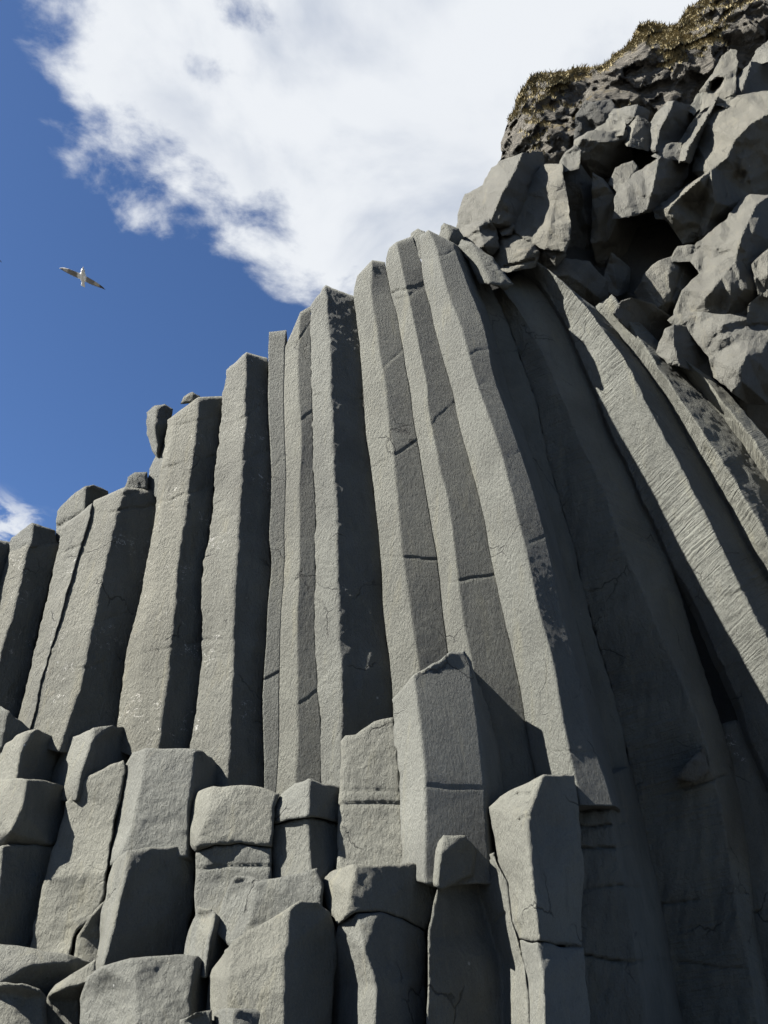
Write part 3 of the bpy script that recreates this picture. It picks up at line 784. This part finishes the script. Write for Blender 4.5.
bld('cracked ledge stone below the big bright boulder',
    [(493, 258, -.2), (498, 244, -.2), (501, 236, -.15), (520, 231, -.1), (536, 239, 0), (540, 252, 0), (534, 266, -.05), (512, 271, 0), (500, 272, -.1)], [[(505, 248, .0), (528, 252, .08)]], 0.2, seed=74, cracks=[(505, 266, 534, 258, .12)])
bld('chipped stone at the foot of the big bright boulder, right of the ledge stone',
    [(532, 268, -.2), (536, 250, -.15), (545, 244, -.1), (562, 247, 0), (566, 256, -.1), (555, 268, -.15), (547, 276, -.2)], [[(545, 252, .02), (555, 258, .08)]], 0.1, seed=75)
bld('small stone wedged in the crack left of the big bright boulder',
    [(497, 226, -.1), (500, 219, -.1), (507, 216, 0), (514, 225, -.05), (512, 235, -.1), (503, 236, -.1)], [], 0.45, seed=76)
# shadowed hollow
bld('black stone deep in the hollow, right against the big bright boulder', [(560, 185, 0), (566, 172, 0), (580, 166, 0), (598, 190, -.2), (606, 240, -.3), (596, 280, -.2), (560, 275, 0)], [[(580, 180, .2), (590, 250, .1)]], -1.9, seed=77, tilt=(-1.0, -0.9))
bld('black slab in the hollow, below the two pale split stones', [(594, 175, 0), (615, 190, .1), (640, 212, .1), (650, 250, 0), (640, 290, -.1), (605, 295, 0), (592, 240, 0)], [[(615, 195, .3), (622, 260, .2)]], -2.2, seed=78, tilt=(-0.9, -1.1))
bld('dim sloping stone at the floor of the black hollow', [(548, 276, 0), (562, 258, 0), (590, 262, .1), (605, 280, .2), (625, 290, .1), (640, 300, 0), (615, 318, -.1), (592, 318, 0), (570, 298, 0)], [[(570, 275, .25), (600, 298, .3)]], -1.3, seed=79, tilt=(-0.9, -0.7))
bld('dim pointed stone standing in the hollow above the ribbed columns', [(600, 292, -.1), (606, 272, 0), (612, 254, .1), (630, 268, -.1), (628, 290, -.2), (615, 302, -.1)], [[(612, 254, .1), (618, 296, .1)]], -1.1, seed=80, tilt=(-0.9, -0.5))
bld('dark wide boulder with a flat sunlit rim, at the head of the hollow',
    [(572, 158, -.2), (576, 140, -.1), (589, 132, 0), (625, 131, 0), (632, 142, -.2), (632, 158, -.35), (618, 172, -.5), (590, 182, -.5), (574, 172, -.4)], [[(582, 139, .1), (605, 142, .18), (626, 140, .1)]], -0.7, seed=81, tilt=(-0.3, -0.8))
bld('narrow pale stone at the left end of the dark wide boulder', [(557, 170, -.3), (562, 155, -.25), (574, 145, 0), (580, 150, 0), (578, 168, -.05), (566, 172, -.1)], [], .0, seed=82)
bld('pale tilted slab lying on the dark wide boulder', [(588, 136, -.2), (598, 126, -.2), (611, 119, -.1), (625, 122, 0), (623, 135, .1)], [], -.5, seed=83, t_add=.0)
bld('grey hump backed stone at the top edge of the boulder pile', [(604, 122, -.3), (615, 109, -.2), (637, 105, 0), (648, 111, -.2), (648, 122, -.3), (636, 120, 0), (626, 126, -.1)], [[(637, 105, 0), (634, 118, .1)]], -.7, seed=84, tilt=(0, -0.3))
bld('blocky stone with one narrow sunlit face, in the middle of the pile',
    [(622, 138, -.25), (630, 126, -.2), (637, 116, .0), (652, 124, -.15), (654, 138, -.2), (648, 150, -.2), (628, 146, .05)], [[(637, 116, 0), (630, 140, .05)]], -.35, seed=85)
bld('large dark cube like stone with a sunlit left facet, near the grass',
    [(648, 128, -.3), (655, 115, -.28), (667, 103, -.1), (674, 102, 0), (690, 107, -.25), (697, 116, -.4), (694, 135, -.5), (682, 150, -.4), (655, 152, -.1), (648, 145, -.25)], [[(668, 105, 0), (668, 114, .1), (660, 128, .12), (655, 152, .1)]], -.35, seed=86, tilt=(-0.4, -0.5))
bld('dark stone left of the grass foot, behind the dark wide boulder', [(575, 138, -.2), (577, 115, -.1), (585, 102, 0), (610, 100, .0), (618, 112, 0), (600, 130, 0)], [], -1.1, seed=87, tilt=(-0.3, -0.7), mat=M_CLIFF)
bld('flat oval pale stone, upper of the two pale split stones', [(609, 183, -.2), (616, 168, -.12), (633, 161, 0), (638, 166, 0), (631, 178, 0), (617, 191, -.1)], [], -.25, seed=88, r=3)
bld('pale stone with a black right side, lower of the two pale split stones',
    [(615, 218, -.3), (616, 196, -.3), (621, 186, -.25), (638, 171, -.12), (659, 159, 0), (688, 157, -.6), (686, 178, -.7), (666, 205, -.6), (648, 212, -.1), (634, 215, -.05)], [[(659, 159, 0), (655, 178, .08), (652, 192, .1), (647, 210, .05)]], .0, seed=89, tilt=(-0.2, -0.3))
bld('wedge of grey slab under the two thin leaning slabs', [(652, 156, -.15), (672, 142, -.05), (682, 142, 0), (685, 160, -.1), (662, 160, -.1)], [], -.1, seed=90)
bld('thin pale leaning slab, left of its black backed twin', [(679, 142, -.1), (688, 128, -.08), (701, 113, 0), (704, 116, 0), (692, 132, 0), (682, 146, 0)], [], -.3, seed=91, thick=.4, r=1.2, chip=.4)
bld('leaning slab with a black right side under the spire stone',
    [(679, 161, -.15), (683, 145, -.15), (696, 124, -.12), (718, 98, 0), (729, 106, -.3), (706, 130, -.4), (700, 140, -.4), (690, 162, -.3)], [[(718, 98, 0), (702, 126, .05), (690, 145, .05), (685, 161, .05)]], -.05, seed=92, r=1.5)
bld('small rusty brown stone at the foot of the spire stone', [(687, 110, -.1), (697, 94, -.05), (704, 91, 0), (701, 108, 0), (694, 116, 0)], [], -.55, seed=93, mat=M_SCUFF)
bld('tall spire like stone with a round dark hollow in its face',
    [(694, 120, -.25), (701, 91, -.25), (710, 77, -.2), (722, 58, -.08), (730, 50, 0), (736, 51, .0), (737, 64, .05), (735, 103, .08), (727, 108, .05), (716, 104, 0), (706, 108, -.05)],
    [[(708, 93, -.2), (711, 82, -.16), (719, 76, -.05), (725, 79, .0), (722, 88, -.02), (714, 95, -.1), (708, 93, -.2)], [(714, 86, -.75), (717, 82, -.7)]], -.35, seed=94, chip=.5, blur=1.0)
bld('dark faced stone with a pale left edge, right of the spire stone',
    [(734, 104, -.2), (737, 78, -.2), (751, 62, 0), (768, 66, -.4), (790, 80, -.6), (785, 105, -.5), (755, 106, -.15)], [[(751, 62, 0), (744, 85, .08), (737, 104, .05)]], -.35, seed=95, tilt=(-0.3, -0.3))
bld('pale stone at the right frame edge, highest of the boulder pile', [(751, 64, -.2), (757, 51, -.2), (768, 41, -.1), (790, 30, 0), (795, 60, -.1), (768, 62, .0)], [], -.3, seed=96)
bld('huge pale topped boulder sloping down from the right frame edge, rough and dark beneath',
    [(693, 172, -.7), (697, 145, -.7), (704, 128, -.6), (716, 113, -.5), (736, 100, -.4), (768, 94, -.2), (800, 90, 0), (800, 200, -.7), (768, 200, -.6), (740, 202, -.4), (727, 220, -.4), (706, 246, -.4), (699, 238, -.3), (684, 242, -.3), (676, 229, -.2), (667, 218, -.15), (657, 217, -.2), (656, 209, -.25), (680, 190, -.4), (700, 177, -.55)],
    [[(800, 112, .35), (768, 114, .35), (750, 124, .3), (735, 140, .22), (727, 158, .2), (711, 170, .18), (690, 187, .12), (670, 207, .05)], [(704, 200, -.25), (700, 225, -.15)], [(735, 170, -.15), (715, 205, .0), (704, 235, -.1)]], .25, seed=97, tilt=(0, -0.35), amp=2.0, thick=3, cracks=[(722, 131, 745, 128, .05)])
bld('broad boulder with a sunlit sloping face, below the huge pale topped one',
    [(670, 262, -.5), (680, 247, -.45), (696, 246, -.35), (724, 224, -.3), (738, 204, -.3), (749, 197, -.2), (768, 198, -.1), (800, 200, 0), (800, 290, -.4), (768, 292, -.35), (753, 303, -.2), (750, 322, -.2), (720, 320, -.2), (685, 322, -.3), (676, 312, -.4), (683, 290, -.35), (700, 272, -.3), (693, 262, -.4)],
    [[(756, 205, .1), (740, 240, .2), (735, 262, .25), (750, 290, .1)], [(735, 262, .25), (712, 290, .12), (745, 288, .15)], [(768, 250, -.05), (757, 275, -.05)]], .55, seed=98, tilt=(-0.1, -0.1), amp=1.8, thick=2)
bld('round shaded boulder with a crack, left of the broad sunlit boulder',
    [(636, 292, -.4), (645, 275, -.25), (658, 262, -.1), (673, 256, 0), (692, 260, 0), (702, 270, -.1), (699, 288, -.1), (684, 298, 0), (680, 320, -.05), (664, 318, -.1), (648, 312, -.2)], [[(668, 275, .1), (672, 300, .1)]], -0.5, seed=99, tilt=(-0.8, -0.5), chip=.5, cracks=[(684, 262, 670, 312, .08)])
bld('flat pale boulder jutting over a black overhang, right of the ribbed column tops',
    [(670, 322, -.45), (676, 316, -.4), (699, 314, -.25), (748, 317, .0), (770, 330, .1), (800, 345, 0), (800, 400, -.5), (768, 402, -.5), (748, 402, -.5), (732, 390, .0), (714, 376, -.2), (709, 356, -.3), (694, 337, -.4), (678, 330, -.45)],
    [[(770, 332, .1), (750, 337, .1), (746, 356, .1), (738, 371, .08), (741, 381, .06), (732, 390, .0)]], .65, seed=100, thick=2)
bld('black stone beneath the jutting flat boulder at the right frame edge', [(728, 388, -.1), (750, 398, 0), (768, 398, 0), (800, 398, 0), (800, 480, -.2), (768, 448, -.2), (750, 420, -.1)], [], -1.3, seed=101, tilt=(-0.9, -1.0))
bld('small tilted stone with a glinting tip at the head of the rightmost ribbed column',
    [(657, 352, -.15), (661, 340, -.12), (666, 329, -.02), (674, 326, 0), (692, 327, -.2), (709, 350, -.35), (717, 376, -.35), (698, 374, -.2), (680, 366, .0), (668, 362, -.05)], [[(674, 326, 0), (674, 345, .05), (680, 366, .03)]], .2, seed=102, r=1.8)
bld('black notched stone at the head of the second ribbed column from the right',
    [(614, 314, -.1), (622, 302, -.1), (632, 298, -.02), (652, 304, -.1), (678, 322, -.2), (669, 333, -.25), (660, 348, -.3), (644, 346, -.2), (630, 332, -.1)], [], -.12, seed=103, tilt=(-0.8, -1.2), r=1.8)
bld('dark stone at the right frame edge beside the broad sunlit boulder', [(752, 266, -.2), (768, 250, 0), (800, 240, 0), (800, 300, 0), (768, 296, 0), (758, 294, -.1)], [], 1.0, seed=104, tilt=(-0.6, -0.5))
bld('dark crumbly stone under the broad sunlit boulder at the right edge', [(746, 324, -.1), (750, 303, -.1), (768, 289, 0), (800, 285, 0), (800, 345, -.1), (768, 332, -.1)], [], .62, seed=105, tilt=(-0.5, -0.5))

# ================================================================== SETTING
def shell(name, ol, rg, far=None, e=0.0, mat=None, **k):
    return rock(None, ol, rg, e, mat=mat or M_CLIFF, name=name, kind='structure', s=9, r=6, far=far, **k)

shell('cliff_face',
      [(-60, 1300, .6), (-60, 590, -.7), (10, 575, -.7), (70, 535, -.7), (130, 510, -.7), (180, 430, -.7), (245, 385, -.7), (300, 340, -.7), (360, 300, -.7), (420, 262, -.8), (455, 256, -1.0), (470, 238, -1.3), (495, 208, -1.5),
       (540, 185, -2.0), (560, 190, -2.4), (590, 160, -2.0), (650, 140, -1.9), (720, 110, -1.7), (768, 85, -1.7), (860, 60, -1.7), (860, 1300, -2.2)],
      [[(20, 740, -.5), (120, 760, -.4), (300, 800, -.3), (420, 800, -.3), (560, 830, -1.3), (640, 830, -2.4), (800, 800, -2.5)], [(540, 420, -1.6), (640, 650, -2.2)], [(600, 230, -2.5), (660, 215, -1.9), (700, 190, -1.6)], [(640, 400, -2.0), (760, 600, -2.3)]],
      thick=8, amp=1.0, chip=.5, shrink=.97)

# the far grassy cliff
def far_cliff():
    m = bpy.data.materials.new('crumbling_tuff')
    m.use_nodes = True
    t = NT(m.node_tree)
    bs = t.n['Principled BSDF']
    geo = t.new('ShaderNodeNewGeometry')
    pos = geo.outputs['Position']
    n1 = t.noise(t.mapv(pos, (1, 1, 1.6), (0.3, 0.45, 0)), 2.2, 8, 0.7, 0.8)
    n2 = t.noise(pos, 0.45, 5, 0.6, 0.6)
    n3 = t.noise(pos, 9, 5, 0.7)
    col = t.mix(t.ramp(n1, .35, .65), C3((0.052, 0.049, 0.043)), C3((0.125, 0.115, 0.098)))
    # dead grass and moss sit where the rock is not too steep
    sx = t.new('ShaderNodeSeparateXYZ')
    t.l.new(geo.outputs['Normal'], sx.inputs[0])
    up = t.math('ADD', sx.outputs[2], t.math('MULTIPLY', t.math('SUBTRACT', n2, .5), 2.6))
    ta = t.new('ShaderNodeAttribute', attribute_name='turf')
    up = t.math('ADD', up, t.math('MULTIPLY', ta.outputs['Fac'], .75))
    gm = t.ramp(up, 0.42, 0.80)
    gcol = t.mix(n3, C3((0.1008, 0.0756, 0.0302)), C3((0.1638, 0.1260, 0.0567)))
    col = t.mix(t.math('MULTIPLY', gm, .85), col, gcol)
    t.l.new(col, bs.inputs['Base Color'])
    bs.inputs['Roughness'].default_value = .95
    bs.inputs['Specular IOR Level'].default_value = .1
    b = t.new('ShaderNodeBump')
    b.inputs['Distance'].default_value = 1.0
    st = t.noise(t.mapv(pos, (.5, .5, 4.5), (0.15, 0.5, 0)), 1.6, 6, .65, .6)
    hh = t.math('ADD', t.math('MULTIPLY', n1, .35), t.math('MULTIPLY', n3, .14))
    hh = t.math('ADD', hh, t.math('MULTIPLY', st, .45))
    t.l.new(hh, b.inputs['Height'])
    t.l.new(b.outputs[0], bs.inputs['Normal'])
    ol = [(498, 200), (499, 168), (502, 150), (501, 138), (506, 122), (515, 104), (521, 90), (530, 78), (537, 75), (548, 76), (560, 75), (575, 71), (590, 68), (607, 64), (612, 57), (620, 50), (632, 36), (637, 30),
          (638, 25), (648, 22), (656, 23), (666, 28), (672, 27), (679, 20), (688, 10), (697, 3), (706, -5), (724, -22), (760, -40), (820, -60), (820, 200), (700, 200)]
    ol = [(x, y, -.5 if y < 180 else 1.0) for x, y in ol]
    rg = [[(508, 150, .5), (520, 110, .4), (540, 92, .3), (590, 84, .2), (625, 62, .3), (645, 42, .4), (680, 34, .4), (720, 5, .5)],
          [(530, 165, 1.6), (560, 140, 2.0), (590, 115, 1.2), (640, 90, 1.4), (700, 50, 1.4), (780, 10, 2)], [(560, 110, .5), (575, 170, 2.2)]]
    o = rock(None, ol, rg, 0.0, mat=m, name='hill', kind='structure', far=32.0, s=1.7, r=2.5, amp=3.0, chip=5.0, facet=(.9, .35), cscale=2.6, thick=8, wob=2.2, blur=2.2)
    top = np.array(sorted([q[:2] for q in ol if q[1] < 110]))
    me = o.data
    P = np.array([v.co[:] for v in me.vertices]) + np.array(o.location)
    P[:, 2] -= CAMZ
    fw = P[:, 1] * CP + P[:, 2] * SP
    px = 384 + FPX * P[:, 0] / fw
    py = 512 - FPX * (-P[:, 1] * SP + P[:, 2] * CP) / fw
    below = py - np.interp(px, top[:, 0], top[:, 1])
    w = np.exp(-np.clip(below, 0, None) / (9 + 12 * np.clip((px - 560) / 150, 0, 1)))
    at = me.attributes.new('turf', 'FLOAT', 'POINT')
    at.data.foreach_set('value', w.astype(np.float32))
    return o
hill = far_cliff()

# dry grass on the far cliff: blades rooted on its flatter ground and along the brow
def grass():
    me = hill.data
    rg = random.Random(3)
    V, F = [], []
    lo = hill.location
    for p in me.polygons:
        if not p.use_smooth: continue
        n = p.normal
        c = p.center + lo
        pat = fbm(np.array([[c.x * .35, c.y * .35, c.z * .35]]), 3, 5)[0]
        w = n.z * .8 + 0.5 * pat + 0.75 * me.attributes['turf'].data[p.vertices[0]].value
        if w < 0.50: continue
        for _ in range(rg.choice((2, 3, 4))):
            a = [me.vertices[i].co for i in p.vertices]
            r1, r2 = rg.random(), rg.random()
            if r1 + r2 > 1: r1, r2 = 1 - r1, 1 - r2
            q = a[0] + (a[1] - a[0]) * r1 + (a[2] - a[0]) * r2 + lo
            h = rg.uniform(.03, .085)
            wd = rg.uniform(.015, .035)
            ang = rg.uniform(0, math.pi)
            sx, sy = math.cos(ang) * wd, math.sin(ang) * wd
            lx, ly = rg.uniform(-.10, .12), rg.uniform(-.16, .0)
            b = len(V)
            V += [(q.x - sx, q.y - sy, q.z - .05), (q.x + sx, q.y + sy, q.z - .05),
                  (q.x + sx * .6 + lx * .5, q.y + sy * .6 + ly * .5, q.z + h * .7), (q.x - sx * .6 + lx * .5, q.y - sy * .6 + ly * .5, q.z + h * .7),
                  (q.x + lx * 1.3, q.y + ly * 1.3, q.z + h * .75)]
            F += [(b, b + 1, b + 2, b + 3), (b + 3, b + 2, b + 4)]
    m = bpy.data.materials.new('dry_grass')
    m.use_nodes = True
    t = NT(m.node_tree)
    bs = t.n['Principled BSDF']
    geo = t.new('ShaderNodeNewGeometry')
    n = t.noise(geo.outputs['Position'], 1.2, 4)
    col = t.mix(t.ramp(n, .35, .65), C3((0.10, 0.084, 0.045)), C3((0.20, 0.165, 0.092)))
    t.l.new(col, bs.inputs['Base Color'])
    bs.inputs['Roughness'].default_value = .9
    bs.inputs['Specular IOR Level'].default_value = .1
    o = link('grass', V, F, m)
    tag(o, 'dry yellow brown grass along the brow of the far cliff', 'grass', kind='stuff')
grass()

# black beach to the horizon
def beach():
    m = bpy.data.materials.new('black_sand')
    m.use_nodes = True
    t = NT(m.node_tree)
    bs = t.n['Principled BSDF']
    geo = t.new('ShaderNodeNewGeometry')
    n = t.noise(geo.outputs['Position'], 30, 8, .7)
    t.l.new(t.mix(n, C3((.035, .035, .036)), C3((.07, .07, .068))), bs.inputs['Base Color'])
    bs.inputs['Roughness'].default_value = .9
    b = t.new('ShaderNodeBump')
    b.inputs['Distance'].default_value = .03
    t.l.new(n, b.inputs['Height'])
    t.l.new(b.outputs[0], bs.inputs['Normal'])
    s = 2500
    o = link('beach', [(-s, -s, 0), (s, -s, 0), (s, s, 0), (-s, s, 0)], [(0, 1, 2, 3)], m, origin=np.zeros(3))
    tag(o, kind='structure')
beach()

# ================================================================== GULLS
def gull_mat():
    m = bpy.data.materials.new('gull_plumage')
    m.use_nodes = True
    t = NT(m.node_tree)
    bs = t.n['Principled BSDF']
    tc = t.new('ShaderNodeTexCoord')
    sx = t.new('ShaderNodeSeparateXYZ')
    t.l.new(tc.outputs['Object'], sx.inputs[0])
    ax = t.math('ABSOLUTE', sx.outputs[0])
    nz = t.noise(tc.outputs['Object'], 14, 3)
    axn = t.math('ADD', ax, t.math('MULTIPLY', t.math('SUBTRACT', nz, .5), .10))
    col = t.mix(t.ramp(axn, .07, .13), C3((.55, .54, .50)), C3((.11, .10, .085)))
    col = t.mix(t.math('MULTIPLY', t.ramp(axn, .30, .36), t.ramp(sx.outputs[1], -.01, .03)), col, C3((.30, .27, .22)))
    col = t.mix(t.ramp(axn, .42, .47), col, C3((.035, .035, .04)))
    t.l.new(col, bs.inputs['Base Color'])
    bs.inputs['Roughness'].default_value = .7
    return m
GM = gull_mat()
DARK = simple_mat('dark_horn', (.03, .028, .025), .5)
BEAK = simple_mat('beak_horn', (.30, .24, .10), .5)

def gull(label, px, py, t0, rot, seed=0):
    bm = bmesh.new()
    # body: rings along y (head towards +y), a fish shape ending in a flat tail
    prof = [(-.27, .050, .006), (-.22, .050, .012), (-.16, .036, .022), (-.09, .055, .045), (-.01, .070, .062), (.06, .066, .060), (.11, .050, .048), (.145, .040, .042), (.18, .043, .045), (.205, .034, .036), (.222, .012, .014)]
    N = 14
    rings = []
    for y, a, b in prof:
        rings.append([bm.verts.new((a * math.cos(2 * math.pi * k / N), y, b * math.sin(2 * math.pi * k / N))) for k in range(N)])
    for r0, r1 in zip(rings, rings[1:]):
        for k in range(N):
            bm.faces.new((r0[k], r0[(k + 1) % N], r1[(k + 1) % N], r1[k]))
    bm.faces.new(list(reversed(rings[0]))); bm.faces.new(rings[-1])
    # wings: aerofoil sections from shoulder to tip (span, leading y, trailing y, height, thickness)
    sec = [(.0, .09, -.08, .02, .030), (.10, .10, -.075, .035, .026), (.20, .115, -.06, .060, .020), (.30, .115, -.045, .070, .016), (.40, .085, -.045, .060, .012), (.48, .045, -.045, .045, .010), (.54, .0, -.045, .03, .007), (.575, -.04, -.055, .02, .004)]
    for sg in (-1, 1):
        prev = None
        for x, yl, yt, z, th in sec:
            c = []
            for k in range(10):
                a = 2 * math.pi * k / 10
                yy = (yl + yt) / 2 + (yl - yt) / 2 * math.cos(a)
                zz = z + th * math.sin(a) * (0.55 + .45 * math.cos(a)) + .012 * math.sin(math.pi * (yy - yt) / (yl - yt + 1e-6))
                c.append(bm.verts.new((sg * x, yy, zz)))
            if prev:
                for k in range(10):
                    f = (prev[k], prev[(k + 1) % 10], c[(k + 1) % 10], c[k])
                    bm.faces.new(f if sg > 0 else tuple(reversed(f)))
            else:
                bm.faces.new(c if sg < 0 else list(reversed(c)))
            prev = c
        bm.faces.new(prev if sg > 0 else list(reversed(prev)))
    bmesh.ops.recalc_face_normals(bm, faces=bm.faces)
    me = bpy.data.meshes.new('gull')
    bm.to_mesh(me); bm.free()
    me.materials.append(GM)
    o = bpy.data.objects.new('gull', me)
    COL.objects.link(o)
    rm = o.modifiers.new('blend', 'REMESH'); rm.mode = 'VOXEL'; rm.voxel_size = .007; rm.use_smooth_shade = True
    P = world(np.array([px]), np.array([py]), np.array([0.0]), np.array([t0]))[0]
    o.location = P
    o.rotation_mode = 'QUATERNION'
    o.rotation_quaternion = rot
    tag(o, label, 'bird', 'gulls gliding past the cliff')
    # beak: a hooked cone; eyes: small dark beads
    V, F = [], []
    for y, r, z in ((.205, .016, 0), (.235, .012, -.002), (.26, .008, -.008), (.268, .002, -.016)):
        V += [(r * math.cos(k * math.pi / 4), y, z + r * math.sin(k * math.pi / 4)) for k in range(8)]
    for i in range(3):
        F += [(i * 8 + k, i * 8 + (k + 1) % 8, i * 8 + 8 + (k + 1) % 8, i * 8 + 8 + k) for k in range(8)]
    F += [tuple(range(7, -1, -1)), tuple(range(24, 32))]
    bo = link('beak', V, F, BEAK, [True] * len(F), parent=o, origin=np.zeros(3))
    for sg in (-1, 1):
        V, F = [], []
        for i in range(1, 6):
            th = math.pi * i / 6
            V += [(sg * .036 + .011 * math.sin(th) * math.cos(k * math.pi / 4), .188 + .011 * math.sin(th) * math.sin(k * math.pi / 4), -.008 + .011 * math.cos(th)) for k in range(8)]
        for i in range(4):
            F += [(i * 8 + k, i * 8 + (k + 1) % 8, i * 8 + 8 + (k + 1) % 8, i * 8 + 8 + k) for k in range(8)]
        F += [tuple(range(7, -1, -1)), tuple(range(32, 40))]
        link('eye', V, F, DARK, [True] * len(F), parent=o, origin=np.zeros(3))
    return o

def gull_rot(roll_deg, pitch_deg):
    # wings across the picture, belly towards the viewer, head tipped up and to the right
    R = Vector((1, 0, 0)); U = Vector((0, -SP, CP)); Fw = Vector((0, CP, SP))
    a = math.radians(roll_deg)
    X = (R * math.cos(a) - U * math.sin(a))
    Yp = (R * math.sin(a) + U * math.cos(a))
    b = math.radians(pitch_deg)
    Y = Yp * math.cos(b) - Fw * math.sin(b)
    Z = X.cross(Y)
    return Matrix((X, Y, Z)).transposed().to_quaternion()
gull('white headed gull gliding with spread dark tipped wings in the blue sky', 83, 277, 18.5, gull_rot(25, 50))
gull('gull almost out of the picture at the left edge, only a dark wingtip showing', -18, 250, 20.5, gull_rot(27, 45))

# ================================================================== LIGHT AND SKY
S = Vector((-0.69, -0.24, 0.67)).normalized()
ELEV = math.asin(S.z)
sun = bpy.data.lights.new('sun', 'SUN')
sun.energy = 5.0
sun.angle = math.radians(.5)
sun.color = (1.0, .965, .895)
so = bpy.data.objects.new('sun', sun)
so.rotation_mode = 'QUATERNION'
so.rotation_quaternion = S.to_track_quat('Z', 'Y')
so.location = (-20, -8, 25)
COL.objects.link(so)

wd = bpy.data.worlds.new('World')
scene.world = wd
wd.use_nodes = True
t = NT(wd.node_tree)
bg = t.n['Background']
STR = 0.05
sky = t.new('ShaderNodeTexSky', sky_type='NISHITA')
sky.sun_disc = False
sky.sun_elevation = ELEV
sky.sun_rotation = math.atan2(S.x, S.y)
sky.altitude = 0
sky.air_density = 0.55
sky.dust_density = 0.2
sky.ozone_density = 2.0
hs = t.new('ShaderNodeHueSaturation')
hs.inputs['Saturation'].default_value = 1.13
hs.inputs['Hue'].default_value = 0.503
hs.inputs['Value'].default_value = 0.77
t.l.new(sky.outputs[0], hs.inputs['Color'])
tc = t.new('ShaderNodeTexCoord')
sep = t.new('ShaderNodeSeparateXYZ')
t.l.new(tc.outputs['Generated'], sep.inputs[0])
zz = t.math('MAXIMUM', sep.outputs[2], .03)
qx = t.math('DIVIDE', sep.outputs[0], zz)
qy = t.math('DIVIDE', sep.outputs[1], zz)
cq = t.new('ShaderNodeCombineXYZ')
t.l.new(qx, cq.inputs[0]); t.l.new(qy, cq.inputs[1])
q = cq.outputs[0]
f1 = t.math('ADD', qx, .44)
f2 = t.math('SUBTRACT', t.math('MULTIPLY', t.math('ADD', qx, .44), .786), t.math('MULTIPLY', t.math('SUBTRACT', qy, .66), .618))
f3 = t.math('SUBTRACT', 1.9, t.math('ABSOLUTE', qx))
f3 = t.math('MINIMUM', t.math('SUBTRACT', 1.1, qx), t.math('SUBTRACT', qy, 0.36))
f = t.math('MINIMUM', t.math('MINIMUM', f1, f2), f3)
nA = t.noise(q, 4.2, 10, .58, .25)
nB = t.noise(q, 15.0, 8, .62, .35)
nsum = t.math('ADD', t.math('MULTIPLY', t.math('SUBTRACT', nA, .5), .62), t.math('MULTIPLY', t.math('SUBTRACT', nB, .5), .16))
dens = t.math('ADD', f, nsum)
# a thin place near the upper left
hx = t.math('ADD', qx, .19); hy = t.math('SUBTRACT', qy, .59)
h2 = t.math('ADD', t.math('MULTIPLY', hx, hx), t.math('MULTIPLY', hy, hy))
hole = t.math('MULTIPLY', t.ramp(h2, 0.0, .010, 1, 0), .13)
dens = t.math('SUBTRACT', dens, hole)
alpha = t.ramp(dens, -.02, .12)
# a little cloud low at the left
lx = t.math('ADD', qx, .93); ly = t.math('MULTIPLY', t.math('SUBTRACT', qy, 1.90), .55)
l2 = t.math('ADD', t.math('MULTIPLY', lx, lx), t.math('MULTIPLY', ly, ly))
small = t.math('MULTIPLY', t.ramp(l2, 0.0, .035, 1, 0), t.ramp(t.noise(q, 6, 8, .6, .8), .40, .62))
alpha = t.math('MAXIMUM', alpha, t.math('MULTIPLY', small, .9))
shade = t.math('MULTIPLY', t.ramp(t.noise(q, 3.4, 7, .52, .3), .44, .68), t.ramp(f, .03, .20, 0, .8))
ccol = t.mix(shade, C3((.164 / STR, .170 / STR, .178 / STR)), C3((.078 / STR, .091 / STR, .116 / STR)))
ccol = t.mix(t.ramp(f, .25, .60, 0, .85), ccol, C3((.142 / STR, .149 / STR, .160 / STR)))
t.l.new(t.mix(alpha, hs.outputs[0], ccol), bg.inputs['Color'])
bg.inputs['Strength'].default_value = STR

# ------------------------------------------------------------------ output
scene.view_settings.view_transform = 'Standard'
scene.view_settings.look = 'None'
scene.view_settings.exposure = 2.38
scene.view_settings.gamma = 1.0
scene.view_settings.use_curve_mapping = False
scene.render.engine = 'CYCLES'
scene.cycles.max_bounces = 5
